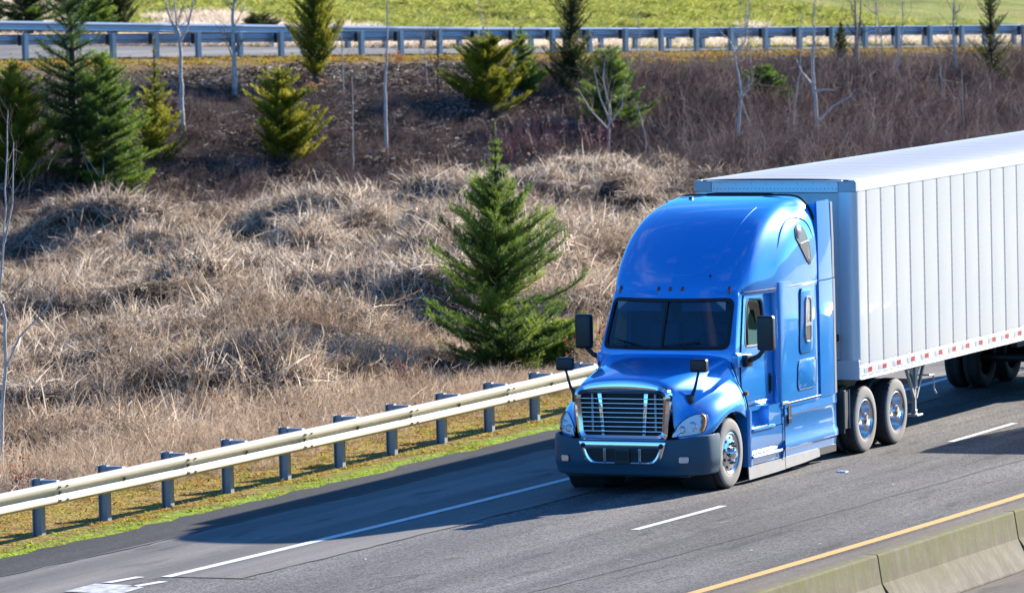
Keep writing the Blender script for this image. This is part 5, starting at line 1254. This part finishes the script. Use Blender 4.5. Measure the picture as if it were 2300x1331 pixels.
# ---- bare saplings: winding pale trunk, forks and fine twigs ----
def bare(name, label, loc, path, r0, seed, nb=10, bl=.9, m=None, group='bare saplings', forks=(), r1=.008, tw=1.0, up=.9, cat='sapling', start=.3):
    rng = np.random.default_rng(seed); loc = (loc[0], loc[1], float(height(loc[0], loc[1]))-.03); t_ = thing(name, label, cat, loc, 0, group)
    P = np.array(path, float); k = np.linspace(0, len(P)-1, 26); i0 = np.minimum(k.astype(int), len(P)-2); u = (k-i0)[:, None]
    Pm = P[np.maximum(i0-1, 0)]; Pa, Pb = P[i0], P[i0+1]; Pc = P[np.minimum(i0+2, len(P)-1)]
    C = .5*(2*Pa+(Pb-Pm)*u+(2*Pm-5*Pa+4*Pb-Pc)*u*u+(3*Pa-Pm-3*Pb+Pc)*u**3)+rng.normal(0, .008, (26, 3)); C[0] = P[0]-np.array([0, 0, .15])
    rr_ = np.linspace(r0, r1, 26); main = [(C, rr_)]; br = []
    for pts in forks:
        q = np.array(pts, float); main.append((q, np.linspace(r0*.6, r1*.8, len(q))))
    def sprout(q, d, L, r, lvl):
        pts = [q]; n = 5
        for i in range(n): d = unit(d+rng.normal(0, .16, 3)+np.array([0, 0, .09])); pts.append(pts[-1]+d*L/n)
        pts = np.array(pts); br.append((pts, np.linspace(r, r*.35, n+1)))
        if lvl > 0:
            for _ in range(int(3*tw)):
                j = rng.integers(1, n+1); sprout(pts[j], unit(d+rng.normal(0, .55, 3)), L*rng.uniform(.35, .6), r*.55, lvl-1)
    src = main
    for b_ in range(int(nb*1.8)):
        c_, r_ = src[rng.integers(0, len(src))] if rng.random() < .5 else src[0]
        j = int(len(c_)*rng.uniform(start, .98)); j = min(j, len(c_)-1); a = rng.random()*6.28
        sprout(c_[j], unit(np.array([math.cos(a), math.sin(a), up+rng.normal(0, .25)])), bl*rng.uniform(.4, 1.1), max(.0045, r_[j]*.42), 1)
    V, F = tubes(main, 7); link('trunk', arrays_mesh('trunk', V, F, smooth=True), m or M_pale, t_)
    if br: V, F = tubes(br, 3); tw_o = link('twigs', arrays_mesh('twigs', V, F), M_twig if (m is None or m is M_pale) else M_twigd, t_)
    return t_
# picture-plane right and up at the embankment, in metres
RX, RY = .411, -.911
def path2(*ps): return [(RX*a, RY*a, z) for a, z in ps]
bare('sapling', 'forked bare sapling with dark trunk, left of the middle cedar bush', (83.9, 50.43, .95), path2((0, 0), (-.02, 1.2), (-.02, 2.7), (-.12, 3.3), (-.18, 4.8)), .085, 51, 12, 1.1, forks=[path2((-.02, 2.7), (.25, 3.2), (.42, 3.9), (.5, 5.0)), path2((-.02, 2.75), (-.3, 3.4), (-.45, 4.2))], start=.45)
bare('sapling', 'grey bare sapling standing against the ramp guardrail, left of the columnar thuja', (89.75, 51.63, 1.75), path2((0, 0), (.02, .9), (.0, 2.4), (.06, 3.0), (.0, 4.0)), .09, 52, 12, .9, forks=[path2((.05, 2.9), (.4, 3.2), (.75, 3.35))])
bare('sapling', 'straight slender pale sapling right of the columnar thuja, crossing the ramp rail', (88.61, 45.93, -.05), path2((0, 0), (.02, 1.8), (.12, 3.6), (.16, 5.7)), .065, 53, 5, .6, start=.5)
bare('sapling', 'very thin pale stem on the dark slope between two pale trunks', (85.55, 45.59, -.35), path2((0, 0), (.03, 1.6), (.05, 3.1)), .026, 54, 3, .4)
bare('sapling', 'white barked sapling at the left edge behind the near guardrail', (5.54, 13.18, -.85), path2((-.06, 0), (-.04, .9), (.06, 2.0), (.06, 2.9), (.0, 3.15), (.1, 4.0), (.16, 5.0), (.22, 6.1)), .036, 55, 16, 1.1, forks=[path2((.06, 2.0), (.3, 2.5), (.75, 2.95), (1.0, 3.5)), path2((.1, 4.0), (.25, 4.6), (.3, 5.6)), path2((-.04, .9), (-.3, 1.6), (-.45, 2.4))], tw=1.3)
bare('sapling', 'crooked pale sapling above the trailer front corner, forked near the top', (95.43, 37.28, -.85), path2((0, 0), (.12, 1.2), (.26, 2.4), (.14, 3.2), (.02, 3.9), (-.4, 4.4)), .062, 56, 8, .9, forks=[path2((.08, 3.65), (.4, 4.0), (.55, 4.8), (.62, 5.8)), path2((.27, 2.3), (.5, 2.6), (.52, 3.0))])
bare('sapling', 'boldest pale sapling behind the trailer roof with a bent bough to the right', (102.53, 37.25, -.95), path2((0, 0), (-.05, 1.5), (-.15, 3.0), (-.08, 4.2), (-.12, 4.6), (.08, 5.7)), .078, 57, 11, 1.1, forks=[path2((-.03, 1.3), (.5, 1.8), (1.05, 2.1), (1.2, 2.35)), path2((-.1, 2.4), (-.5, 2.9), (-.7, 3.4)), path2((-.09, 2.3), (.35, 2.32), (.6, 2.3))])
bare('sapling', 'thin straight stem left of the boldest pale sapling', (102.24, 38.03, -.9), path2((0, 0), (.08, 1.6), (.3, 3.1), (.36, 4.8)), .034, 58, 6, .6)
bare('sapling', 'dim twin stemmed tree at the ramp rail above the trailer', (116.82, 41.47, .7), path2((0, 0), (.05, 1.6), (.03, 3.6)), .10, 59, 10, .9, m=M_twig, forks=[path2((.05, .9), (.2, 2.0), (.28, 3.6))])
bare('sapling', 'leaning slim pale trunk right of the twin stemmed tree', (117.59, 40.36, .6), path2((0, 0), (.15, 1.0), (.32, 2.0), (.38, 3.6)), .06, 60, 7, .8)
bare('sapling', 'grey ragged sapling left of the tall narrow dark thuja', (118.2, 38.31, .05), path2((0, 0), (.0, 1.3), (-.05, 2.9), (.05, 4.2)), .075, 61, 16, .9)
bare('shrub', 'dark twiggy leafless shrub in front of the ramp rail, right of the slender sapling', (97.83, 48.43, 1.45), path2((0, 0), (.0, 1.0), (.05, 2.2)), .045, 62, 20, .7, m=M_twigd, group=None, cat='shrub', start=.2)
bare('sapling', 'small forked grey sapling in front of the left firs', (75.03, 48.52, -.4), path2((0, 0), (.08, .8), (.05, 1.7), (-.05, 2.7)), .030, 63, 10, .9, forks=[path2((.04, .5), (-.4, 1.2), (-.7, 1.9)), path2((.03, .35), (-.35, .8), (-.55, 1.5))])
bare('sapling', 'pale many forked sapling in the thin fir above the cab', (96.89, 42.14, -.5), path2((0, 0), (.02, .8), (.08, 1.5), (-.1, 2.4), (-.05, 3.1)), .05, 64, 14, 1.1, forks=[path2((.05, 1.1), (.45, 1.6), (.55, 2.4)), path2((.04, .9), (-.5, 1.5), (-.9, 2.2)), path2((.06, 1.2), (-.25, 2.0), (-.4, 2.9))])
bare('sapling', 'short pale stick beside the tall narrow dark thuja', (114.64, 35.84, -.65), path2((0, 0), (.05, .9), (.08, 1.8)), .03, 65, 7, .6)
rng = random.Random(77)
for i, (lb, x, y) in enumerate((('low grey twiggy stem in the brush left of the crooked sapling', 96.0, 40.6), ('low bent twig left of the boldest pale sapling', 100.6, 38.9), ('thin forked twig right of the bough of the boldest sapling', 104.6, 36.2), ('slim twig over the trailer roof, mid right', 108.6, 34.6), ('twiggy stem near the right edge over the trailer roof', 116.0, 33.9), ('thin twig below the leaning slim trunk', 113.0, 37.0))):
    z = float(height(x, y)); bare('sapling', lb, (x, y, z), path2((0, 0), (rng.uniform(-.2, .2), .9), (rng.uniform(-.4, .4), 1.9+rng.random()*.8)), .026, 80+i, 9, .9)

for i, (lb, s_, t2, hh) in enumerate((('thin grey stick on the bank between the cedar bush and the columnar thuja', 9.4, -4.6, 2.3), ('slim leaning stick just right of the slender sapling', 14.2, -3.8, 2.0), ('wispy grey sapling left of the leafless dark shrub', 15.8, -6.0, 2.6), ('pale wand rising behind the rounded cedar bush', 19.0, -2.2, 2.8), ('thin stem between the dark tapering thuja and the thin blue green fir', 24.2, -4.4, 2.7), ('grey whip right of the thin blue green fir', 27.8, -6.2, 2.9), ('pale whip beside the tiny round fir', 29.6, -4.2, 2.6), ('slanting thin stem right of the squat dark green fir', 33.4, -6.4, 3.1), ('fine pale stem under the thin faded thuja', 36.6, -4.6, 2.9), ('thin grey stem left of the dim twin stemmed tree', 38.6, -3.4, 3.2), ('fine twiggy sapling between the leaning trunk and the ragged sapling', 43.2, -4.8, 3.0), ('slender stem right of the grey ragged sapling', 46.6, -5.4, 3.0))):
    x, y, z = far_pt(s_, t2); r5 = random.Random(i+40); l_ = r5.uniform(-.35, .35)
    bare('sapling', lb, (x, y, z), path2((0, 0), (l_*.3, hh*.35), (l_*.8, hh*.7), (l_, hh)), .026, 140+i, 9, .8, tw=1.3, start=.25)
# ---- shrubs with red leaves, red stems ----
def leafy(name, label, loc, h, w, seed, nst, mleaf, mstem, nleaf, ls, cat='shrub', spread=.5, group=None):
    rng = np.random.default_rng(seed); loc = (loc[0], loc[1], float(height(loc[0], loc[1]))-.02); t_ = thing(name, label, cat, loc, 0, group); st = []; tips = []
    for i in range(nst):
        a = rng.random()*6.28; d = np.array([math.cos(a)*spread, math.sin(a)*spread, 1.0]); q = np.array([rng.normal(0, w*.18), rng.normal(0, w*.18), -.1]); pts = [q]; L = h*rng.uniform(.6, 1.1)
        for k in range(6): d = unit(d+rng.normal(0, .12, 3)); pts.append(pts[-1]+d*L/6)
        st.append((np.array(pts), np.linspace(.009, .003, 7)))
        for k in range(2, 7):
            for _ in range(2):
                d2 = unit(d+rng.normal(0, .6, 3)); e = pts[k]+d2*h*.25*rng.random(); st.append((np.array([pts[k], (pts[k]+e)/2+rng.normal(0, .01, 3), e]), np.array([.004, .003, .002]))); tips.append((pts[k], e))
    V, F = tubes(st, 3); link('stems', arrays_mesh('stems', V, F), mstem, t_)
    if nleaf:
        T0 = np.array([a for a, b_ in tips]); T1 = np.array([b_ for a, b_ in tips]); ix = rng.integers(0, len(T0), nleaf); u = rng.random((nleaf, 1)); c = T0[ix]*(1-u)+T1[ix]*u+rng.normal(0, .03, (nleaf, 3))
        d = unit(rng.normal(size=(nleaf, 3))+np.array([0, 0, -.3])); s_ = unit(np.cross(d, rng.normal(size=(nleaf, 3)))); l = ls*rng.uniform(.6, 1.2, (nleaf, 1))
        V = np.stack([c, c+d*l*.5+s_*l*.32, c+d*l, c+d*l*.5-s_*l*.32], 1).reshape(-1, 3); link('leaves', arrays_mesh('leaves', V, np.arange(4*nleaf).reshape(-1, 4), np.repeat(rng.random(nleaf), 4)), mleaf, t_)
    return t_
M_red = tone_mat('red_leaves', [(0, (.10, .018, .015)), (.5, (.22, .04, .03)), (1, (.36, .10, .06))], .5, .4, 0)
M_redst = mat('dogwood_stem', (.26, .10, .10), .6, vary=.5, vscale=3, vcol=(.17, .06, .08))
M_orleaf = tone_mat('orange_leaves', [(0, (.22, .06, .03)), (1, (.55, .22, .10))], .6, .4, 0)
fir0 = bpy.data.objects['fir_tree']; rng = np.random.default_rng(5); cn = MB()
for _ in range(46):
    a = rng.random()*6.28; z = rng.uniform(1.8, 3.9); r_ = 1.25*(1-z/5)*rng.uniform(.5, 1.0); cn.lathe([(0, -.045), (.016, -.03), (.019, 0), (.012, .04), (0, .05)], 6, (0, 0, 0))
    k = len(cn.v)-30
    for i in range(k, len(cn.v)): x, y, q = cn.v[i]; cn.v[i] = (x+r_*math.cos(a), q+r_*math.sin(a), y+z)
tag(cn.build('cones', mat('cone_brown', (.07, .035, .02), .8), fir0, 60), kind='stuff')
leafy('red_leaf_shrub', 'thin shrub with dark red leaves behind the guardrail left of the young fir', (18.4, 12.1, -.8), 1.15, .75, 91, 12, M_red, M_twigd, 240, .05)
leafy('red_leaf_shrub', 'tuft of bright red leaves behind a guardrail post, middle left', (12.4, 11.3, -.8), .7, .5, 92, 6, M_red, M_twigd, 170, .06)
leafy('red_leaf_shrub', 'little red leaved shrub at the left end of the near guardrail', (2.6, 11.3, -.75), .75, .5, 93, 6, M_red, M_twigd, 150, .055)
leafy('red_leaf_shrub', 'red leaves behind the guardrail right beside the tractor hood', (26.0, 11.9, -.75), 1.1, .9, 94, 9, M_red, M_twigd, 340, .06)
for i, (x, y, w, h, lb) in enumerate(((94.0, 43.04, 1.0, 1.9, 'thicket of red dogwood stems above the young fir'), (96.3, 42.4, .9, 1.6, 'reddish dogwood stems right of the dogwood thicket'), (92.2, 43.6, .8, 1.5, 'leaning reddish dogwood stems left of the dogwood thicket'))):
    leafy('dogwood', lb, (x, y, float(height(x, y))), h, w, 95+i, 34, None, M_redst, 0, .05, 'shrub', .45)
for i, (s, t_, lb) in enumerate(((15.2, -1.6, 'orange leaved shrublet below the ramp rail, right of the slender sapling'), (27.6, -2.6, 'pink red leaved shrublet under the ramp rail, above the cab'), (31.4, -3.2, 'pink leaved shrublet beside the crooked sapling'), (34.6, -2.8, 'faint red shrublet under the ramp rail above the trailer'), (1.0, -1.5, 'red leaved shrublet beside the left end post of the ramp rail'), (8.3, -4.3, 'red shrublet at the foot of the grey bare sapling'), (25.6, -1.6, 'salmon shrublet below the ramp rail, right of the thin fir'))):
    x, y, z = far_pt(s, t_); leafy('red_leaf_shrub', lb, (x, y, z), .62, .55, 110+i, 7, M_orleaf, M_twigd, 110, .07)

# ---- stuff: reeds, weeds, brush, moss, grass ----
M_reed = tone_mat('dry_reed', [(0, (.085, .06, .042)), (.35, (.29, .215, .15)), (.7, (.60, .475, .355)), (1, (.88, .75, .60))], .6, .38, .4, .3)
M_weed = tone_mat('brown_weed', [(0, (.14, .095, .06)), (.5, (.42, .30, .20)), (1, (.80, .65, .48))], .8, .3, .95)
M_brush = tone_mat('bare_brush', [(0, (.06, .042, .038)), (.5, (.18, .122, .105)), (1, (.45, .35, .29))], .8, .15, .5)
M_litter = tone_mat('leaf_litter', [(0, (.03, .022, .018)), (.55, (.15, .11, .085)), (.85, (.40, .32, .26)), (1, (.6, .52, .46))], .8, .2, .6)
M_mosst = tone_mat('moss_tuft', [(0, (.14, .085, .02)), (.25, (.28, .20, .02)), (.5, (.23, .30, .025)), (1, (.40, .47, .06))], .8, .4, .7)
M_mosso = tone_mat('orange_moss', [(0, (.16, .08, .025)), (.45, (.42, .24, .05)), (.8, (.58, .42, .09)), (1, (.34, .38, .05))], .8, .35, .7)
M_grass = tone_mat('hill_grass', [(0, (.045, .07, .015)), (.2, (.18, .22, .03)), (.45, (.33, .36, .06)), (.75, (.50, .49, .11)), (1, (.60, .52, .2))], .7, .45, .6)
def blade_set(seed, n, h, w, foot, lean, bend_, kink=.25, flat=.0, nseg=5, tone=(.25, .9), wind=(0, 0), bim=False):
    """ribbon blades; some snapped over like dead cattail leaves"""
    rng = np.random.default_rng(seed); V = []; F = []; tn = []; k = 0
    for i in range(n):
        a = rng.random()*6.28; r = foot*math.sqrt(rng.random()); q = np.array([r*math.cos(a), r*math.sin(a), -.05]); L = h*rng.uniform(.45, 1.1)
        az = rng.random()*6.28; d = unit(np.array([math.cos(az)*lean+wind[0], math.sin(az)*lean+wind[1], 1.0 if rng.random() > flat else .15])); ww = w*rng.uniform(.6, 1.3)
        s_ = unit(np.cross(d, rng.normal(size=3))); kn = rng.integers(1, nseg) if rng.random() < kink else -1; t0 = rng.uniform(*tone) if not bim else (rng.uniform(.0, .35) if rng.random() < .5 else rng.uniform(.65, 1.05))
        pts = [q]
        for j in range(nseg):
            d = unit(d+np.array([math.cos(az)*bend_+wind[0]*.2, math.sin(az)*bend_+wind[1]*.2, -bend_*.9]))
            if j == kn:
                b_ = rng.random()*6.28; d = unit(np.array([math.cos(b_), math.sin(b_), rng.uniform(-1.4, -.2)]))
            pts.append(pts[-1]+d*L/nseg)
        for j, p in enumerate(pts):
            w_ = ww*(1-.75*(j/nseg)**2); V += [p-s_*w_/2, p+s_*w_/2]; tn += [t0+.1*(j/nseg-.5)]*2
        for j in range(nseg): F.append((k+2*j, k+2*j+1, k+2*j+3, k+2*j+2))
        k += 2*(nseg+1)
    return arrays_mesh('blades', np.array(V), np.array(F), np.clip(tn, 0, 1))
def twig_set(seed, n, h, r, foot, lean, sub=3, tone=(.2, .8), curl=.18):
    rng = np.random.default_rng(seed); P = []; tn = []; 
    V = []; F = []; T = []; k = 0
    def line(pts, r0, t0):
        nonlocal k
        pts = np.array(pts); m_ = len(pts); d = unit(np.gradient(pts, axis=0)); a = unit(np.cross(d, rng.normal(size=3))); b_ = np.cross(d, a)
        rr2 = np.linspace(r0, r0*.4, m_)[:, None]
        for v in (a, b_):   # two crossed ribbons
            for i in range(m_): V.append(pts[i]-v[i]*rr2[i]); V.append(pts[i]+v[i]*rr2[i]); T.extend([t0, t0])
            for i in range(m_-1): F.append((k+2*i, k+2*i+1, k+2*i+3, k+2*i+2))
            k += 2*m_
    for i in range(n):
        a = rng.random()*6.28; q = np.array([foot*rng.normal(0, .5), foot*rng.normal(0, .5), -.05]); d = unit(np.array([math.cos(a)*lean, math.sin(a)*lean, 1])); L = h*rng.uniform(.5, 1.1); t0 = rng.uniform(*tone)
        pts = [q]
        for j in range(4): d = unit(d+rng.normal(0, curl, 3)); pts.append(pts[-1]+d*L/4)
        line(pts, r, t0)
        for _ in range(sub):
            j = rng.integers(1, 5); d2 = unit(d+rng.normal(0, .7, 3)); l2 = L*rng.uniform(.15, .4); e = pts[j]+d2*l2; line([pts[j], pts[j]+d2*l2*.5+rng.normal(0, .02, 3), e], r*.6, min(1, t0+.1))
    return arrays_mesh('twigs', np.array(V), np.array(F), np.clip(T, 0, 1))
def with_mat(ms, m):
    for q in ms: q.materials.append(m)
    return ms
VIEW = np.array([-79.33, -34.17])
RGT = np.array([.41065, -.91147]); FWD = np.array([.911, .4123])
def in_view(x, y, pad=2.5):
    dx, dy = x-VIEW[0], y-VIEW[1]; d = dx*FWD[0]+dy*FWD[1]; r = dx*RGT[0]+dy*RGT[1]
    return np.abs(r) < d*(1150/13724)+pad
def rand_pts(n, x0, x1, y0, y1, seed): g = np.random.default_rng(seed); return g.uniform(x0, x1, n), g.uniform(y0, y1, n), g
def clear(x, y):
    # low growth in front of the young fir and its seedlings
    dx, dy = x-25.9, y-13.7; al = dx*FWD[0]+dy*FWD[1]; la = dx*RGT[0]+dy*RGT[1]
    return np.where((al > -7) & (al < .8) & (np.abs(la) < 1.7), .38, 1.0)
# dry reed bed
reeds = with_mat([blade_set(200+i, 96, .62, .0145, .42, .36, .10, .75, .10, wind=(-.15, .05), bim=True) for i in range(5)]
                 +[blade_set(210+i, 130, .46, .0145, .50, 1.1, .34, .6, .45, wind=(-.25, .1), bim=True) for i in range(5)]
                 +[blade_set(220+i, 16, .85, .017, .25, .20, .03, .7) for i in range(3)], M_reed)
X, Y, g = rand_pts(90000, 2, 100, 8, 62, 300)
s, t_ = far_st(X, Y); yy = Y-bend(X)
den = vnoise(X*.5+Y*.1, Y*.5, 7)*.6+vnoise(X*1.1, Y*1.1, 8)*.4
la = (X-VIEW[0])*RGT[0]+(Y-VIEW[1])*RGT[1]
edge = -16.5-24*smooth(3.5, 7.5, la)+6*(vnoise(X*.3, Y*.3, 9)-.3)-4*g.random(len(X))**2
keep = in_view(X, Y) & (yy > 10.3) & (t_ < edge) & (den > .33+.25*g.random(len(X))) & (g.random(len(X)) < np.interp(yy, [10.3, 15], [.75, 1])) & (np.hypot(X-25.8, Y-13.8) > .6)
X, Y, den = X[keep][:24000], Y[keep][:24000], den[keep][:24000]; n = len(X); s, t_ = far_st(X, Y); yy = Y-bend(X)
hgt = (.75+.45*smooth(.35, .75, den))*(.7+.6*g.random(n))
fade = 1-.35*smooth(-26, -17, t_)-.25*(1-smooth(11, 15, yy))
kind = np.where(g.random(n) < .07, g.integers(10, 13, n), np.where(g.random(n) < .58, g.integers(0, 5, n), g.integers(5, 10, n)))
sc_ = (hgt*fade*clear(X, Y))[:, None]*np.stack([g.uniform(.9, 1.4, n)]*2+[np.ones(n)], 1)
e_ = .4; gx_ = (height(X+e_, Y)-height(X-e_, Y))/(2*e_); gy_ = (height(X, Y+e_)-height(X, Y-e_))/(2*e_)
rot = np.stack([.7*gy_+g.normal(0, .15, n), -.7*gx_+g.normal(0, .15, n), g.normal(0, 1.2, n)], 1)
scatter('reeds', np.stack([X, Y, height(X, Y)-.03], 1), rot, sc_, kind, reeds, 'bed of dry pale reeds between the highway and the embankment')
# thatch of fallen leaves, toned dark to paint the shade between the reeds
thatch = with_mat([blade_set(230+i, 70, .70, .020, .6, 1.6, .22, .2, .85, 3, (.0, .5)) for i in range(4)], M_reed)
X, Y, g = rand_pts(26000, 2, 100, 8, 62, 301); s, t_ = far_st(X, Y); yy = Y-bend(X); keep = in_view(X, Y) & (yy > 10.8) & (t_ < -12.5); X, Y = X[keep], Y[keep]; n = len(X)
scatter('reed_thatch', np.stack([X, Y, height(X, Y)+.0], 1), np.stack([g.normal(0, .1, n), g.normal(0, .1, n), g.uniform(0, 6.28, n)], 1), np.repeat(g.uniform(.5, .95, (n, 1)), 3, 1)*np.array([1, 1, .8]), g.integers(0, 4, n), thatch, 'fallen dead leaves matted under the reeds')
# brown weeds close behind the near guardrail and scattered in the reeds
weeds = with_mat([twig_set(240+i, 24, .85, .0055, .55, .75, 6, (.15, 1.0), curl=.38) for i in range(5)], M_weed)
X, Y, g = rand_pts(40000, 2, 75, 7, 40, 302); yy = Y-bend(X); p = np.interp(yy, [8.0, 9.6, 13, 16, 19, 40], [0, .75, .5, .3, .06, .04]); keep = in_view(X, Y) & (g.random(len(X)) < p) & (np.hypot(X-25.8, Y-13.8) > .5); X, Y, yy = X[keep], Y[keep], yy[keep]; n = len(X)
sz = np.interp(yy, [8.0, 9.6, 12.5, 20], [.22, .55, .95, 1.0])*g.uniform(.6, 1.2, n)*clear(X, Y)
scatter('weeds', np.stack([X, Y, height(X, Y)], 1), np.stack([g.normal(0, .12, n), g.normal(0, .12, n), g.uniform(0, 6.28, n)], 1), np.repeat(sz[:, None], 3, 1), g.integers(0, 5, n), weeds, 'brown dead weeds behind the near guardrail')
# bare brush over the embankment, thick on the right
brush = with_mat([twig_set(260+i, 30, 1.3, .007, .6, .45, 7, (.0, .75), curl=.28) for i in range(5)]+[twig_set(266+i, 4, 1.9, .011, .6, .35, 6, (.7, 1.3), curl=.22) for i in range(3)], M_brush)
X, Y, g = rand_pts(90000, 50, 150, 5, 75, 303); s, t_ = far_st(X, Y)
la = (X-VIEW[0])*RGT[0]+(Y-VIEW[1])*RGT[1]
w_ = np.maximum(smooth(15, 24, s), smooth(2.5, 7, la)); lowb = 1-smooth(-4.0, -2.0, t_+1.5*smooth(20, 28, s))
p = (t_ < -1.8)*(t_ > -42)*(np.where(t_ > -15, .62*(1-w_)+.75*w_, .38*smooth(-24, -15, t_)+.6*w_*smooth(4, 7.5, la)))*lowb
keep = in_view(X, Y) & (g.random(len(X)) < p) & (Y-bend(X) > 10); X, Y, s, t_, w_ = X[keep][:24000], Y[keep][:24000], s[keep][:24000], t_[keep][:24000], w_[keep][:24000]; n = len(X)
sz = (.42+.60*w_)*np.interp(t_, [-17, -13], [.55, 1])*np.interp(t_, [-14, -6, -2], [1.05, .85, .4])*g.uniform(.6, 1.25, n)
scatter('brush', np.stack([X, Y, height(X, Y)-.05], 1), np.stack([g.normal(0, .15, n), g.normal(0, .15, n), g.uniform(0, 6.28, n)], 1), np.repeat(sz[:, None], 3, 1), np.where(g.random(n) < .22, g.integers(5, 8, n), g.integers(0, 5, n)), brush, 'tangle of leafless brown brush on the embankment')
# leaf litter on the slope
litter = with_mat([blade_set(280+i, 80, .17, .045, .8, 2.5, .1, .1, .9, 2, (.0, 1.0)) for i in range(4)], M_litter)
X, Y, g = rand_pts(70000, 55, 150, 5, 75, 304); s, t_ = far_st(X, Y); keep = in_view(X, Y) & (t_ < -1.6) & (t_ > -15) & (vnoise(X*.6, Y*.6, 5) > .22+.3*g.random(len(X))); X, Y = X[keep], Y[keep]; n = len(X)
scatter('leaf_litter', np.stack([X, Y, height(X, Y)+.02], 1), np.stack([g.normal(0, .2, n), g.normal(0, .2, n), g.uniform(0, 6.28, n)], 1), np.repeat(g.uniform(.4, 1.0, (n, 1)), 3, 1), g.integers(0, 4, n), litter, 'pale and dark leaf litter over the slope')
# moss and short grass on the verge: green by the asphalt, orange behind the rail
mosst = with_mat([blade_set(300+i, 80, .085, .018, .22, .9, .2, 0, .2, 2, (.25, 1.0)) for i in range(4)], M_mosst)
X, Y, g = rand_pts(40000, -14, 42, 4.6, 12, 305); yy = Y-bend(X); pn = vnoise(X*1.3, Y*1.3, 11)
keep = in_view(X, Y, 1.5) & (yy > 4.72+.22*vnoise(X*2.2, Y*0, 3)) & (yy < 9.2) & (pn > .22+.3*smooth(5.4, 6.3, yy)*(1-smooth(6.3, 6.8, yy))+.35*smooth(6.4, 7.4, yy)); X, Y, yy = X[keep], Y[keep], yy[keep]; n = len(X)
scatter('moss', np.stack([X, Y, height(X, Y)-.01], 1), np.stack([g.normal(0, .1, n), g.normal(0, .1, n), g.uniform(0, 6.28, n)], 1), np.repeat(g.uniform(.5, 1.1, (n, 1)), 3, 1), g.integers(0, 4, n), mosst, 'green moss and short grass along the asphalt edge')
mosso = with_mat([blade_set(310+i, 80, .09, .020, .24, .9, .2, 0, .2, 2, (.0, 1.0)) for i in range(4)], M_mosso)
X, Y, g = rand_pts(60000, -14, 42, 4.6, 12, 306); yy = Y-bend(X); pn = vnoise(X*1.1+5, Y*1.1, 12)
keep = in_view(X, Y, 1.5) & (yy > 5.3) & (yy < 11.2) & (pn > .60-.45*smooth(6.3, 7.2, yy)); X, Y = X[keep], Y[keep]
g2 = np.random.default_rng(7); s2 = g2.uniform(-3, 54, 9000); t2 = g2.uniform(-2.3, .45, 9000); k2 = (t2 > -.95-1.3*smooth(18, 26, s2)) & (vnoise(s2*1.2, t2*2, 14) > .3); s2, t2 = s2[k2], t2[k2]
X = np.concatenate([X, F0[0]+FE[0]*s2+FN[0]*t2]); Y = np.concatenate([Y, F0[1]+FE[1]*s2+FN[1]*t2]); n = len(X)
scatter('orange_moss', np.stack([X, Y, height(X, Y)-.01], 1), np.stack([g.normal(0, .1, n), g.normal(0, .1, n), g.uniform(0, 6.28, n)], 1), np.repeat(np.where(X > 50, 1.6, 1.0)[:, None]*g.uniform(.5, 1.1, (n, 1)), 3, 1), g.integers(0, 4, n), mosso, 'orange dry moss behind the guardrails')
# rough grass on the hill beyond the ramp
hg = with_mat([blade_set(320+i, 70, .32, .022, .5, .7, .18, .1, .1, 3, (.1, .85)) for i in range(4)], M_grass)
hw = with_mat([blade_set(330+i, 60, .5, .018, .4, .5, .12, .2, .1, 3, (.75, 1.0)) for i in range(3)], M_reed)
g = np.random.default_rng(31); s = g.uniform(-8, 66, 26000); t_ = 7.3+24*g.random(26000)**1.2; X = F0[0]+FE[0]*s+FN[0]*t_; Y = F0[1]+FE[1]*s+FN[1]*t_
nz = vnoise(s*.25, t_*.35, 21)+.5*(vnoise(s*.9, t_*.9, 22)-.5); tan = (nz > -.30+.030*np.clip(s, 0, 40)+.035*(t_-8)) | ((t_ < 10) & (g.random(26000) < .75-.010*np.clip(s, 0, 40)))
keep = in_view(X, Y, 1) & (g.random(26000) < .9); X, Y, tan, t_ = X[keep], Y[keep], tan[keep], t_[keep]; n = len(X)
kind = np.where(tan, g.integers(4, 7, n), g.integers(0, 4, n))
scatter('hill_grass', np.stack([X, Y, height(X, Y)-.02], 1), np.stack([g.normal(0, .12, n), g.normal(0, .12, n), g.uniform(0, 6.28, n)], 1), np.repeat(g.uniform(.6, 1.3, (n, 1)), 3, 1), kind, hg+hw, 'rough green and straw coloured grass on the hill beyond the ramp')
# small things lying about
M_stone = mat('white_stone', (.62, .58, .54), .8, vary=.5, vscale=4)
def stone(loc, r, seed, name, label, cat, m):
    rng = random.Random(seed); bm = bmesh.new(); bmesh.ops.create_icosphere(bm, subdivisions=2, radius=r)
    for v in bm.verts: v.co *= rng.uniform(.82, 1.15)
    for v in bm.verts: v.co.z *= .7
    me = bpy.data.meshes.new(name); bm.to_mesh(me); bm.free(); o = link(name, me, m); o.location = loc; return tag(o, label, cat)
for i, (x, y, lb) in enumerate(((97.66, 45.25, 'white stone at the right foot of the rounded cedar bush'), (99.07, 44.56, 'white stone left of the pale many forked sapling'))):
    stone((x, y, float(height(x, y))+.05), .10, i, 'stone', lb, 'stone', M_stone)
x, y = 76.35, 48.42
lt = MB().loft([[(-.16, -.1, 0), (.15, -.12, .0), (.17, .1, 0), (-.14, .12, 0)], [(-.12, -.08, .07), (.10, -.09, .10), (.12, .08, .06), (-.1, .09, .09)]]).build('litter_bag', mat('blue_grey_plastic', (.22, .28, .36), .4), None, None, .02); lt.location = (x, y, float(height(x, y))+.02); tag(lt, 'crumpled blue grey plastic litter at the foot of the slope', 'litter')
